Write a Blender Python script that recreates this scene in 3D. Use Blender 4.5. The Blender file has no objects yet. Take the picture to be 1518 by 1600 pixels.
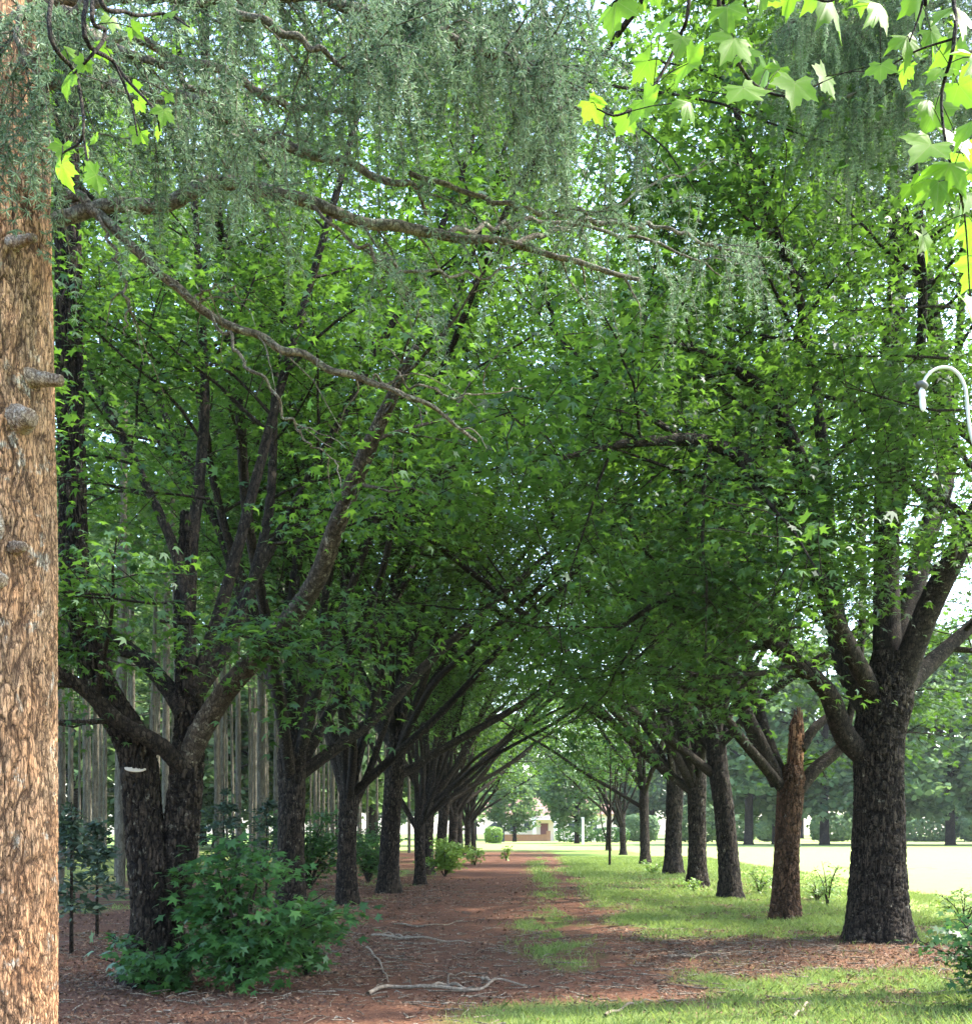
import bpy, math, random
import numpy as np
from mathutils import Vector
R = math.radians
C = bpy.context.scene
COL = C.collection

# ------------------------------------------------------------------ camera, sky, sun, exposure
EYE, F, VX, HY = 1.6, 1600.0, 830.0, 1297.0        # eye height, focal length in photo pixels, vanishing point
cam = bpy.data.cameras.new('camera'); co = bpy.data.objects.new('camera', cam); COL.objects.link(co)
co.location = (0, 0, EYE); co.rotation_euler = (R(90), 0, 0)
cam.sensor_width = 36; cam.lens = 36; cam.clip_end = 3000; cam.clip_start = 0.1
cam.shift_x = (759 - VX) / 1600; cam.shift_y = (HY - 800) / 1600
C.camera = co

SUN = Vector((0.70, 0.16, 0.95)).normalized()
w = bpy.data.worlds.new('World'); C.world = w; w.use_nodes = True
nt = w.node_tree; bg = nt.nodes['Background']
sky = nt.nodes.new('ShaderNodeTexSky'); sky.sky_type = 'NISHITA'; sky.sun_disc = False
sky.sun_elevation = math.asin(SUN.z); sky.sun_rotation = math.atan2(SUN.x, SUN.y)
sky.dust_density = 1.8; sky.air_density = 1.0; sky.ozone_density = 0.6
nt.links.new(sky.outputs[0], bg.inputs[0]); bg.inputs[1].default_value = 0.15
sl = bpy.data.lights.new('sun', 'SUN'); sl.energy = 2.4; sl.angle = R(1.5); sl.color = (1.0, 0.95, 0.86)
so = bpy.data.objects.new('sun', sl); COL.objects.link(so); so.rotation_euler = SUN.to_track_quat('Z', 'Y').to_euler()
C.view_settings.view_transform = 'Standard'; C.view_settings.look = 'None'
C.view_settings.gamma = 1; C.view_settings.exposure = 3.0
cy = C.cycles
cy.max_bounces = 7; cy.diffuse_bounces = 4; cy.glossy_bounces = 2; cy.transmission_bounces = 5; cy.transparent_max_bounces = 4
cy.volume_bounces = 0
cy.sample_clamp_indirect = 6; cy.use_denoising = True; cy.caustics_reflective = False; cy.caustics_refractive = False

# ------------------------------------------------------------------ helpers
def P(px, py, d):                                   # a photo pixel at a distance becomes a point of the place
    return np.array([(px - VX) * d / F, d, EYE + (HY - py) * d / F])

def hash2(ix, iy, s=0):
    n = (ix.astype(np.int64) * 374761393 + iy.astype(np.int64) * 668265263 + s * 974634211) & 0x7fffffff
    n = ((n ^ (n >> 13)) * 1274126177) & 0x7fffffff
    n = (n ^ (n >> 16)) & 0x7fffffff
    return (n % 100003) / 100003.0
def vnoise(x, y, s=0, wrap=None):
    ix, iy = np.floor(x), np.floor(y); fx, fy = x - ix, y - iy
    fx = fx * fx * (3 - 2 * fx); fy = fy * fy * (3 - 2 * fy)
    ix0, ix1 = (ix, ix + 1) if wrap is None else (ix % wrap, (ix + 1) % wrap)
    a = hash2(ix0, iy, s); b = hash2(ix1, iy, s); c = hash2(ix0, iy + 1, s); d = hash2(ix1, iy + 1, s)
    return (a * (1 - fx) + b * fx) * (1 - fy) + (c * (1 - fx) + d * fx) * fy
def fbm(x, y, s=0, o=4):
    t, a, n = 0, 0.5, 0
    for k in range(o):
        t = t + a * vnoise(x * 2 ** k, y * 2 ** k, s + k * 17); n += a; a *= 0.5
    return t / n
def voro(u, v, s, wrap):                            # jittered cells: distance to the border between the two nearest
    iu, iv = np.floor(u), np.floor(v)
    d1 = np.full(u.shape, 9.0); d2 = np.full(u.shape, 9.0)
    for a in (-1, 0, 1):
        for b in (-1, 0, 1):
            cu, cv = iu + a, iv + b; cw = cu % wrap
            pu = cu + 0.1 + 0.8 * hash2(cw, cv, s); pv = cv + 0.1 + 0.8 * hash2(cw, cv, s + 5)
            d = np.hypot(u - pu, v - pv)
            d2 = np.where(d < d1, d1, np.minimum(d2, d)); d1 = np.minimum(d1, d)
    return d2 - d1

def tag(o, label=None, cat=None, group=None, kind=None):
    if label: o['label'] = label
    if cat: o['category'] = cat
    if group: o['group'] = group
    if kind: o['kind'] = kind
    return o
def empty(name, loc, label=None, cat=None, group=None, rz=0):
    o = bpy.data.objects.new(name, None); COL.objects.link(o); o.empty_display_size = .2
    o.location = loc; o.rotation_euler = (0, 0, rz)
    return tag(o, label, cat, group)

class MB:
    """collects polygons of any size and builds them as one mesh object"""
    def __init__(s): s.v = []; s.f = []; s.n = 0; s.a = {}; s.names = set()
    def add(s, v, polys, **attr):
        v = np.asarray(v, float)
        for p in polys if isinstance(polys, list) else [polys]:
            s.f.append(np.asarray(p, int) + s.n)
        for k in set(s.names) | set(attr):
            if k not in s.a: s.a[k] = [np.zeros(s.n)] if s.n else []
            x = attr.get(k, 0.0); s.a[k].append(np.broadcast_to(np.asarray(x, float), (len(v),)))
            s.names.add(k)
        s.v.append(v); s.n += len(v)
    def build(s, name, m, parent=None, smooth=True, loc=None):
        V = np.concatenate(s.v) if s.v else np.zeros((0, 3))
        if loc is not None: V = V - np.asarray(loc)
        me = bpy.data.meshes.new(name)
        me.vertices.add(len(V)); me.vertices.foreach_set('co', V.astype(np.float32).ravel())
        li = np.concatenate([f.ravel() for f in s.f]); lt = np.concatenate([np.full(len(f), f.shape[1]) for f in s.f])
        me.loops.add(len(li)); me.loops.foreach_set('vertex_index', li.astype(np.int32))
        ls = np.concatenate([[0], np.cumsum(lt)[:-1]])
        me.polygons.add(len(lt)); me.polygons.foreach_set('loop_start', ls.astype(np.int32))
        me.polygons.foreach_set('use_smooth', np.full(len(lt), smooth))
        for k in s.names:
            at = me.attributes.new(k, 'FLOAT', 'POINT'); at.data.foreach_set('value', np.concatenate(s.a[k]).astype(np.float32))
        me.materials.append(m); me.update(calc_edges=True)
        o = bpy.data.objects.new(name, me); COL.objects.link(o)
        if parent: o.parent = parent
        return o
    # boxes
    def box(s, c, d, **at):
        c = np.array(c, float); d = np.array(d, float) / 2
        v = np.array([[x, y, z] for x in (-1, 1) for y in (-1, 1) for z in (-1, 1)]) * d + c
        s.add(v, np.array([[0, 1, 3, 2], [4, 6, 7, 5], [0, 4, 5, 1], [2, 3, 7, 6], [0, 2, 6, 4], [1, 5, 7, 3]]), **at)
    def tube(s, pts, rad, sides=8, cap=True, **at):
        v, q = tube_geo(pts, rad, sides)
        s.add(v, q, **at)
        if cap:
            n = len(pts)
            s.f.append(np.arange(sides)[::-1][None] + s.n - len(v))
            s.f.append(np.arange(sides)[None] + s.n - sides)

def frames(pts):
    pts = np.asarray(pts, float)
    t = np.gradient(pts, axis=0); t /= np.linalg.norm(t, axis=1)[:, None] + 1e-9
    m = t.mean(0); ref = np.array([1.0, 0, 0]) if abs(m[0]) < 0.6 * np.linalg.norm(m) + 1e-6 else np.array([0, 1.0, 0])
    a = ref - (t @ ref)[:, None] * t; a /= np.linalg.norm(a, axis=1)[:, None] + 1e-9
    return t, a, np.cross(t, a)
def tube_geo(pts, rad, sides):
    pts = np.asarray(pts, float); rad = np.broadcast_to(np.asarray(rad, float), (len(pts),))
    t, a, b = frames(pts); th = np.linspace(0, 2 * math.pi, sides, endpoint=False)
    v = pts[:, None] + rad[:, None, None] * (np.cos(th)[None, :, None] * a[:, None] + np.sin(th)[None, :, None] * b[:, None])
    i = np.arange(len(pts) - 1)[:, None] * sides; j = np.arange(sides)[None]; k = (j + 1) % sides
    q = np.stack([i + j, i + k, i + sides + k, i + sides + j], -1).reshape(-1, 4)
    return v.reshape(-1, 3), q
def spline(pts, n):                                 # Catmull-Rom through the points
    p = np.asarray(pts, float)
    if len(p) < 3:
        u = np.linspace(0, 1, n)[:, None]; return p[0] * (1 - u) + p[-1] * u
    e = np.vstack([2 * p[0] - p[1], p, 2 * p[-1] - p[-2]])
    u = np.linspace(0, len(p) - 1 - 1e-6, n); i = u.astype(int); f = (u - i)[:, None]
    a, b, c, d = e[i], e[i + 1], e[i + 2], e[i + 3]
    return 0.5 * (2 * b + (c - a) * f + (2 * a - 5 * b + 4 * c - d) * f ** 2 + (3 * b - a - 3 * c + d) * f ** 3)
def bark_tube(mb, pts, rad, sides, rings, cell=(0.05, 0.22), depth=0.02, seed=0, flare=0, lump=0.06):
    """a trunk or limb with real relief: elongated bark plates, lumps and a root flare"""
    p = spline(pts, rings); r = np.interp(np.linspace(0, 1, rings), np.linspace(0, 1, len(rad)), rad)
    t, a, b = frames(p); th = np.linspace(0, 2 * math.pi, sides, endpoint=False)
    s = np.concatenate([[0], np.cumsum(np.linalg.norm(np.diff(p, axis=0), axis=1))])
    TH, S = np.meshgrid(th, s); rm = float(np.mean(r))
    nw = max(6, int(round(2 * math.pi * rm / cell[0])))
    u = TH / (2 * math.pi) * nw; v = S / cell[1]
    wu = vnoise(u * 1.0, v * 2.2, seed + 3, nw) - 0.5; wv = vnoise(u, v * 1.1, seed + 9, nw) - 0.5
    wf = vnoise(u * 3, v * 7, seed + 4, nw * 3) - 0.5
    u2, v2 = u + 1.5 * wu + .4 * wf, v + .9 * wv + .3 * wf
    e = voro(u2, v2, seed, nw); e2 = voro(u2 * 2 + .5 * wf, v2 * 1.2, seed + 6, nw * 2)
    wid = .12 + .22 * vnoise(u * .7, v * .9, seed + 8, max(1, int(nw * .7)))
    cr = np.maximum(np.clip(1 - e / wid, 0, 1), .55 * np.clip(1 - e2 / .22, 0, 1) * (vnoise(u * .5, v * .6, seed + 12, max(1, nw // 2)) > .42))
    fine = 1.0 * (vnoise(u * 4, v * 5, seed + 1, nw * 4) - 0.5) + .6 * (vnoise(u * 9, v * 22, seed + 7, nw * 9) - 0.5)
    big = vnoise(TH / (2 * math.pi) * 5, S * 1.3, seed + 2, 5) - 0.5
    rr = r[:, None] * (1 + lump * 2 * big) + depth * (0.5 - cr + 0.3 * fine)
    if flare:
        h = p[:, 2] - p[0, 2]
        rr = rr + (r[:, None] * flare * np.exp(-h / 0.32)[:, None]) * (0.75 + 0.45 * np.cos(5 * TH + seed) + 0.25 * np.cos(3 * TH + 2 * seed))
    V = p[:, None] + rr[..., None] * (np.cos(TH)[..., None] * a[:, None] + np.sin(TH)[..., None] * b[:, None])
    i = np.arange(rings - 1)[:, None] * sides; j = np.arange(sides)[None]; k = (j + 1) % sides
    q = np.stack([i + j, i + k, i + sides + k, i + sides + j], -1).reshape(-1, 4)
    mb.add(V.reshape(-1, 3), q, crack=np.clip(cr, 0, 1).ravel())
    mb.f.append(np.arange(sides)[None] + mb.n - sides)

# ---- leaves
def star_leaf():
    tip = [(90, 1.0), (38, .92), (-22, .62), (202, .62), (142, .92)]
    tip = [(-22, .62), (38, .92), (90, 1.0), (142, .92), (202, .62)]
    out = [(0.0, -0.12)]
    for k, (a, r) in enumerate(tip):
        out.append((r * math.cos(R(a)), r * math.sin(R(a))))
        if k < 4:
            m = (a + tip[k + 1][0]) / 2; out.append((.40 * math.cos(R(m)), .40 * math.sin(R(m))))
    v = np.array([[x, y, -0.22 * (x * x + y * y)] for x, y in out]); v[:, 1] += 0.1
    return v, np.arange(len(v))[None]
def diamond_leaf():
    return np.array([[0, -.3, 0], [.5, .25, -.08], [0, 1, -.2], [-.5, .25, -.08]]), np.array([[0, 1, 2, 3]])
STAR, DIAM = star_leaf(), diamond_leaf()
def put_leaves(mb, tmpl, cen, nrm, yaw, size, **attr):
    """copies of a leaf outline at many places: normal, heading and size each"""
    tv, tf = tmpl; n = len(cen); k = len(tv)
    nrm = nrm / (np.linalg.norm(nrm, axis=1)[:, None] + 1e-9)
    h = np.stack([np.cos(yaw), np.sin(yaw), np.zeros(n)], 1)
    y = h - (h * nrm).sum(1)[:, None] * nrm; y /= np.linalg.norm(y, axis=1)[:, None] + 1e-9
    x = np.cross(y, nrm)
    V = cen[:, None] + size[:, None, None] * (tv[None, :, 0:1] * x[:, None] + tv[None, :, 1:2] * y[:, None] + tv[None, :, 2:3] * nrm[:, None])
    fs = tf if isinstance(tf, list) else [tf]
    polys = [(np.arange(n)[:, None, None] * k + f[None]).reshape(-1, f.shape[1]) for f in fs]
    mb.add(V.reshape(-1, 3), polys, **{a: np.repeat(x_, k) if np.ndim(x_) and len(x_) == n else x_ for a, x_ in attr.items()})

# ------------------------------------------------------------------ materials
def mat(name):
    m = bpy.data.materials.new(name); m.use_nodes = True; t = m.node_tree
    return m, t, t.nodes['Principled BSDF'], t.nodes['Material Output']
def N(t, kind, **kw):
    n = t.nodes.new(kind)
    for k, v in kw.items(): setattr(n, k, v)
    return n
def ramp(t, stops, inp):
    r = N(t, 'ShaderNodeValToRGB'); e = r.color_ramp.elements
    while len(e) < len(stops): e.new(0.5)
    for i, (p, c) in enumerate(stops): e[i].position = p; e[i].color = (*c, 1)
    t.links.new(inp, r.inputs[0]); return r.outputs[0]
def mix(t, f, a, b, mode='MIX'):
    n = N(t, 'ShaderNodeMix', data_type='RGBA', blend_type=mode)
    for s, x in ((n.inputs[0], f), (n.inputs[6], a), (n.inputs[7], b)):
        if isinstance(x, bpy.types.NodeSocket): t.links.new(x, s)
        elif isinstance(x, tuple): s.default_value = (*x, 1)
        else: s.default_value = x
    return n.outputs[2]
def attr(t, name): return N(t, 'ShaderNodeAttribute', attribute_name=name).outputs['Fac']
def noise(t, scale, detail=4, rough=.6, vec=None, stretch=None):
    n = N(t, 'ShaderNodeTexNoise'); n.inputs['Scale'].default_value = scale; n.inputs['Detail'].default_value = detail; n.inputs['Roughness'].default_value = rough
    tc = N(t, 'ShaderNodeTexCoord'); src = tc.outputs['Object']
    if stretch:
        mp = N(t, 'ShaderNodeMapping'); mp.inputs['Scale'].default_value = stretch; t.links.new(src, mp.inputs[0]); src = mp.outputs[0]
    t.links.new(src, n.inputs['Vector']); return n.outputs['Fac']
def bump(t, bs, h, strength=.5, dist=.02):
    b = N(t, 'ShaderNodeBump'); b.inputs['Strength'].default_value = strength; b.inputs['Distance'].default_value = dist
    t.links.new(h, b.inputs['Height']); t.links.new(b.outputs[0], bs.inputs['Normal'])

def leaf_mat(name, dark, light, trans, tfac=.4, rough=.45, vein=False, spec=.35):
    m, t, bs, out = mat(name)
    tint = attr(t, 'tint')
    c = ramp(t, [(0, dark), (.6, tuple((a + b) / 2 for a, b in zip(dark, light))), (1, light)], tint)
    tc = ramp(t, [(0, tuple(x * .65 for x in trans)), (1, trans)], tint)
    if vein:
        v = ramp(t, [(.9, (0, 0, 0)), (.97, (1, 1, 1))], attr(t, 'vein'))
        c = mix(t, v, c, (.42, .5, .16)); tc = mix(t, v, tc, tuple(x * .6 for x in trans))
        nz = noise(t, 55, 3); c = mix(t, .25, c, ramp(t, [(.3, (.1, .16, .02)), (.7, (.3, .36, .06))], nz))
    t.links.new(c, bs.inputs['Base Color']); bs.inputs['Roughness'].default_value = rough; bs.inputs['Specular IOR Level'].default_value = spec
    tr = N(t, 'ShaderNodeBsdfTranslucent'); t.links.new(tc, tr.inputs[0])
    mx = N(t, 'ShaderNodeMixShader'); mx.inputs[0].default_value = tfac
    t.links.new(bs.outputs[0], mx.inputs[1]); t.links.new(tr.outputs[0], mx.inputs[2]); t.links.new(mx.outputs[0], out.inputs[0])
    return m
def bark_mat(name, plate_a, plate_b, fissure, lichen=None, lich_amt=.55, scale=6, fis=.8, cells=22, zs=.2, wide=.07):
    m, t, bs, out = mat(name)
    n1 = noise(t, scale, 5, .65, stretch=(1, 1, .35)); n2 = noise(t, scale * 9, 4, .7, stretch=(1, 1, .3))
    c = mix(t, ramp(t, [(.35, (0, 0, 0)), (.65, (1, 1, 1))], n1), plate_a, plate_b)
    c = mix(t, .55, c, mix(t, n2, tuple(x * .55 for x in plate_a), tuple(min(1, x * 1.5) for x in plate_b)))
    if lichen:
        n3 = noise(t, scale * 1.6, 6, .7)
        c = mix(t, ramp(t, [(lich_amt, (0, 0, 0)), (lich_amt + .07, (1, 1, 1))], n3), c, lichen)
    cr = attr(t, 'crack')
    mul = N(t, 'ShaderNodeMath', operation='MULTIPLY'); t.links.new(cr, mul.inputs[0]); mul.inputs[1].default_value = fis
    c = mix(t, mul.outputs[0], c, fissure)
    tc = N(t, 'ShaderNodeTexCoord'); mp = N(t, 'ShaderNodeMapping'); mp.inputs['Scale'].default_value = (1, 1, zs); t.links.new(tc.outputs['Object'], mp.inputs[0])
    wn = N(t, 'ShaderNodeTexNoise'); wn.inputs['Scale'].default_value = cells * .8; wn.inputs['Detail'].default_value = 4; wn.inputs['Roughness'].default_value = .65; t.links.new(mp.outputs[0], wn.inputs['Vector'])
    vm = N(t, 'ShaderNodeVectorMath', operation='MULTIPLY_ADD'); t.links.new(wn.outputs['Color'], vm.inputs[0]); vm.inputs[1].default_value = (1.5 / cells,) * 3; t.links.new(mp.outputs[0], vm.inputs[2])
    def cellmap(k):
        vo = N(t, 'ShaderNodeTexVoronoi', feature='DISTANCE_TO_EDGE'); vo.inputs['Scale'].default_value = cells * k; t.links.new(vm.outputs[0], vo.inputs['Vector']); return vo.outputs['Distance']
    d1, d2 = cellmap(1), cellmap(2.3)
    f1 = ramp(t, [(0, (1, 1, 1)), (wide * .45, (.85, .85, .85)), (wide, (0, 0, 0))], d1); f2 = ramp(t, [(0, (.6, .6, .6)), (wide * .9, (0, 0, 0))], d2)
    f = mix(t, 1.0, f1, f2, 'LIGHTEN'); f = mix(t, 1.0, f, (fis, fis, fis), 'MULTIPLY')
    vc = N(t, 'ShaderNodeTexVoronoi'); vc.inputs['Scale'].default_value = cells; t.links.new(vm.outputs[0], vc.inputs['Vector'])
    c = mix(t, .45, c, mix(t, 1.0, c, mix(t, vc.outputs['Color'], (.45, .45, .45), (1.5, 1.45, 1.4)), 'MULTIPLY'))
    c = mix(t, f, c, fissure)
    t.links.new(c, bs.inputs['Base Color']); bs.inputs['Roughness'].default_value = .9; bs.inputs['Specular IOR Level'].default_value = .15
    hgt = mix(t, 1.0, mix(t, .35, (1, 1, 1), n2), f, 'SUBTRACT')
    bump(t, bs, hgt, .9, .35 / cells)
    return m
def plain(name, col, rough=.6, var=.25, scale=12, metal=0):
    m, t, bs, out = mat(name)
    c = mix(t, noise(t, scale, 5), tuple(x * (1 - var) for x in col), tuple(min(1, x * (1 + var)) for x in col))
    t.links.new(c, bs.inputs['Base Color']); bs.inputs['Roughness'].default_value = rough; bs.inputs['Metallic'].default_value = metal
    return m

M = {}
M['leaf'] = leaf_mat('avenue leaf', (.006, .028, .014), (.055, .125, .044), (.15, .31, .030), .42, .5, False, .25)
M['leaf_bush'] = leaf_mat('bush leaf', (.014, .055, .016), (.060, .150, .030), (.12, .28, .03), .3)
M['leaf_bright'] = leaf_mat('young leaf', (.10, .19, .03), (.2, .32, .06), (.32, .48, .05), .4)
M['leaf_plane'] = leaf_mat('plane leaf', (.09, .19, .03), (.15, .27, .04), (.20, .42, .025), .6, vein=True, spec=.15)
M['leaf_far'] = leaf_mat('distant leaf', (.06, .12, .06), (.18, .25, .12), (.2, .32, .10), .35, .7, False, .08)  # lightened leaf green: part of the distance haze is put into the colour
M['needle'] = leaf_mat('cedar needle', (.045, .090, .042), (.26, .365, .205), (.2, .30, .16), .25, .6)
M['needle_dark'] = leaf_mat('dark needle', (.025, .05, .035), (.05, .09, .05), (.06, .1, .04), .2, .6)
M['grass'] = leaf_mat('grass blade', (.08, .14, .035), (.24, .31, .09), (.28, .38, .08), .4, .6)
M['litter'] = leaf_mat('dead leaf', (.03, .015, .010), (.25, .145, .085), (.16, .08, .04), .12, .8)
M['bark'] = bark_mat('avenue bark', (.018, .013, .009), (.075, .058, .041), (.004, .003, .0025), (.21, .195, .145), .585, 7, .95, 17, .2, .15)
M['bark_limb'] = bark_mat('limb bark', (.018, .013, .009), (.060, .047, .034), (.005, .004, .003), (.17, .16, .12), .585, 8, .9, 24, .4, .12)
M['bark_pale'] = bark_mat('lit limb bark', (.05, .039, .028), (.11, .088, .066), (.014, .011, .008), (.24, .22, .17), .55, 8, .85, 26, .4, .08)  # paler limb bark; the light on the limb is put into its colour
M['bark_cedar'] = bark_mat('cedar bark', (.50, .215, .082), (.37, .275, .18), (.035, .02, .013), (.46, .42, .34), .58, 4, .85, 52, .19, .11)
M['bark_orange'] = bark_mat('broken tree bark', (.065, .035, .02), (.12, .066, .038), (.014, .01, .007), (.20, .17, .13), .60, 6, .85, 16, .3, .07)
M['bark_pine'] = bark_mat('pine bark', (.10, .092, .07), (.18, .17, .13), (.05, .04, .03), (.22, .23, .17), .62, 4)
M['bark_branch'] = bark_mat('cedar branch bark', (.11, .092, .068), (.24, .21, .16), (.035, .03, .022), (.28, .30, .22), .54, 10, .8, 40, .5, .08)
M['wood'] = bark_mat('torn wood', (.34, .105, .035), (.26, .18, .12), (.04, .018, .012), None, .55, 9, .9, 16, .08, .12)
M['cut'] = plain('cut wood', (.42, .36, .28), .8)
M['stick'] = bark_mat('dead stick', (.12, .09, .06), (.34, .28, .21), (.05, .036, .025), (.36, .33, .27), .56, 3)
M['stub'] = bark_mat('dead stub', (.30, .22, .15), (.48, .40, .30), (.08, .05, .035), (.5, .48, .42), .55, 10, .8, 60, .6, .1)
M['stick_pale'] = bark_mat('bleached stick', (.22, .17, .12), (.38, .32, .24), (.10, .07, .05), (.38, .36, .30), .6, 10, .6, 40, .5, .08)
M['metal'] = plain('lamp metal', (.55, .54, .5), .45, .15, 30)
M['metal_dark'] = plain('lamp cap', (.1, .1, .095), .5, .2, 30)
M['white'] = plain('white paint', (.8, .79, .76), .5, .06)

def ground_mat(name, lawn=False):
    m, t, bs, out = mat(name)
    n1 = noise(t, 1.3, 6, .65); n2 = noise(t, 14, 6, .7); n3 = noise(t, 70, 4, .7)
    dirt = mix(t, n1, (.085, .036, .020), (.155, .074, .043))
    dirt = mix(t, ramp(t, [(.45, (0, 0, 0)), (.62, (1, 1, 1))], n2), dirt, (.05, .023, .014))
    dirt = mix(t, ramp(t, [(.56, (0, 0, 0)), (.66, (1, 1, 1))], n3), dirt, (.24, .145, .095))
    gr = mix(t, n2, (.07, .13, .03), (.16, .22, .055))
    if lawn:
        gr = mix(t, n1, (.17, .24, .06), (.25, .30, .10)); gr = mix(t, ramp(t, [(.5, (0, 0, 0)), (.7, (1, 1, 1))], n3), gr, (.29, .31, .13))
        c = gr
    else:
        c = mix(t, attr(t, 'grassy'), dirt, gr)
    t.links.new(c, bs.inputs['Base Color']); bs.inputs['Roughness'].default_value = .95; bs.inputs['Specular IOR Level'].default_value = .1
    h = mix(t, .5, n2, n3); bump(t, bs, h, .7, .03)
    return m
M['ground'] = ground_mat('earth'); M['lawn'] = ground_mat('lawn', True)

# ------------------------------------------------------------------ setting: ground, path, lawn
def gh(x, y):                                       # height of the ground
    x = np.asarray(x, float); y = np.asarray(y, float)
    near = np.clip((60 - y) / 40, 0, 1)
    return (fbm(x * .5, y * .5, 3) - .5) * .14 * near + (fbm(x * 2.5, y * 2.5, 8) - .5) * .03 * near
def sstep(a, b, x): u = np.clip((x - a) / (b - a), 0, 1); return u * u * (3 - 2 * u)
def grassy(x, y):
    n = fbm(x * .8, y * .8, 21) - .5; n2 = fbm(x * 2.2, y * 2.2, 33) - .5
    g = sstep(-.35, .35, x - 1.45 - .25 * np.sin(y * .13) + 1.6 * n + .8 * n2)
    mulch = sstep(11.2, 12.2, y + 2 * n) * (1 - sstep(14.3, 15.0, y + 1.5 * n + .12 * (x - 3)))
    g = g * (1 - .95 * mulch)
    n3 = fbm(x * 5, y * 5, 41) - .5
    g = g * (1 - .8 * sstep(-.01, .10, n2 + .6 * n3) * (1 - sstep(30, 50, y)))
    strip = np.exp(-((x - .3 - .9 * n - .7 * n2) / .34) ** 2) * sstep(-.02, .14, fbm(y * .16 + 3, x * 0 + 4, 5) - .45 + .9 * n2 + .8 * n3) * sstep(11, 13, y)
    near = sstep(9.6, 9.0, y) * sstep(-.6, .4, x + 2 * n) * .8
    left = .7 * sstep(.12, .22, n + .4 * n2) * sstep(-3.0, -3.6, x) * sstep(14, 20, y)
    far = sstep(70, 85, y)
    pl = .75 * sstep(-11, -16, x + 3 * n)
    return np.clip(np.maximum.reduce([g, strip, near, left, far, pl]), 0, 1)
def axis(*seg):
    return np.unique(np.concatenate([np.arange(a, b, s) for a, b, s in seg] + [[seg[-1][1]]]))
def sheet(name, xs, ys, m, keep=None, dz=0.0, kind='structure'):
    X, Y = np.meshgrid(xs, ys); Z = gh(X, Y) + dz
    i = np.arange(len(ys) - 1)[:, None] * len(xs) + np.arange(len(xs) - 1)[None]
    q = np.stack([i, i + 1, i + len(xs) + 1, i + len(xs)], -1).reshape(-1, 4)
    if keep is not None:
        cx = (X[:-1, :-1] + X[1:, 1:]) / 2; cyy = (Y[:-1, :-1] + Y[1:, 1:]) / 2
        q = q[keep(cx, cyy).ravel()]
    mb = MB(); mb.add(np.stack([X, Y, Z], -1).reshape(-1, 3), q, grassy=grassy(X, Y).ravel())
    return tag(mb.build(name, m), kind=kind)
gx = axis((-420, -120, 60), (-120, -20, 5), (-20, -8, .5), (-8, 10, .12), (10, 20, .5), (20, 120, 5), (120, 420, 60))
gy = axis((-120, -20, 20), (-20, 4, 2), (4, 30, .12), (30, 70, .4), (70, 120, 2), (120, 420, 40))
sheet('ground', gx, gy, M['ground'])
px_, py_ = axis((-3.6, 2.6, .1)), axis((5, 30, .12), (30, 84, .4))
def on_path(x, y):
    n = fbm(x * .9, y * .9, 71) - .5
    return (x > -2.7 + 1.3 * n - .6 * np.sin(y * .2)) & (x < 1.35 + 1.4 * n + .25 * np.sin(y * .13)) & (y < 80 + 4 * n)
sheet('path', px_, py_, M['ground'], on_path, .004)
lx = axis((-40, -8, 2), (-8, 12, .3), (12, 30, 1), (30, 170, 10)); ly = axis((6, 40, .3), (40, 110, 1.5), (110, 260, 10))
def on_lawn(x, y):
    n = fbm(x * .6, y * .6, 91) - .5
    return ((x > 7.2 + 2.2 * n) & (y < 230)) | ((y > 80 + 6 * n) & (y < 146) & (x > -26))
sheet('lawn', lx, ly, M['lawn'], on_lawn, .008)

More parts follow.
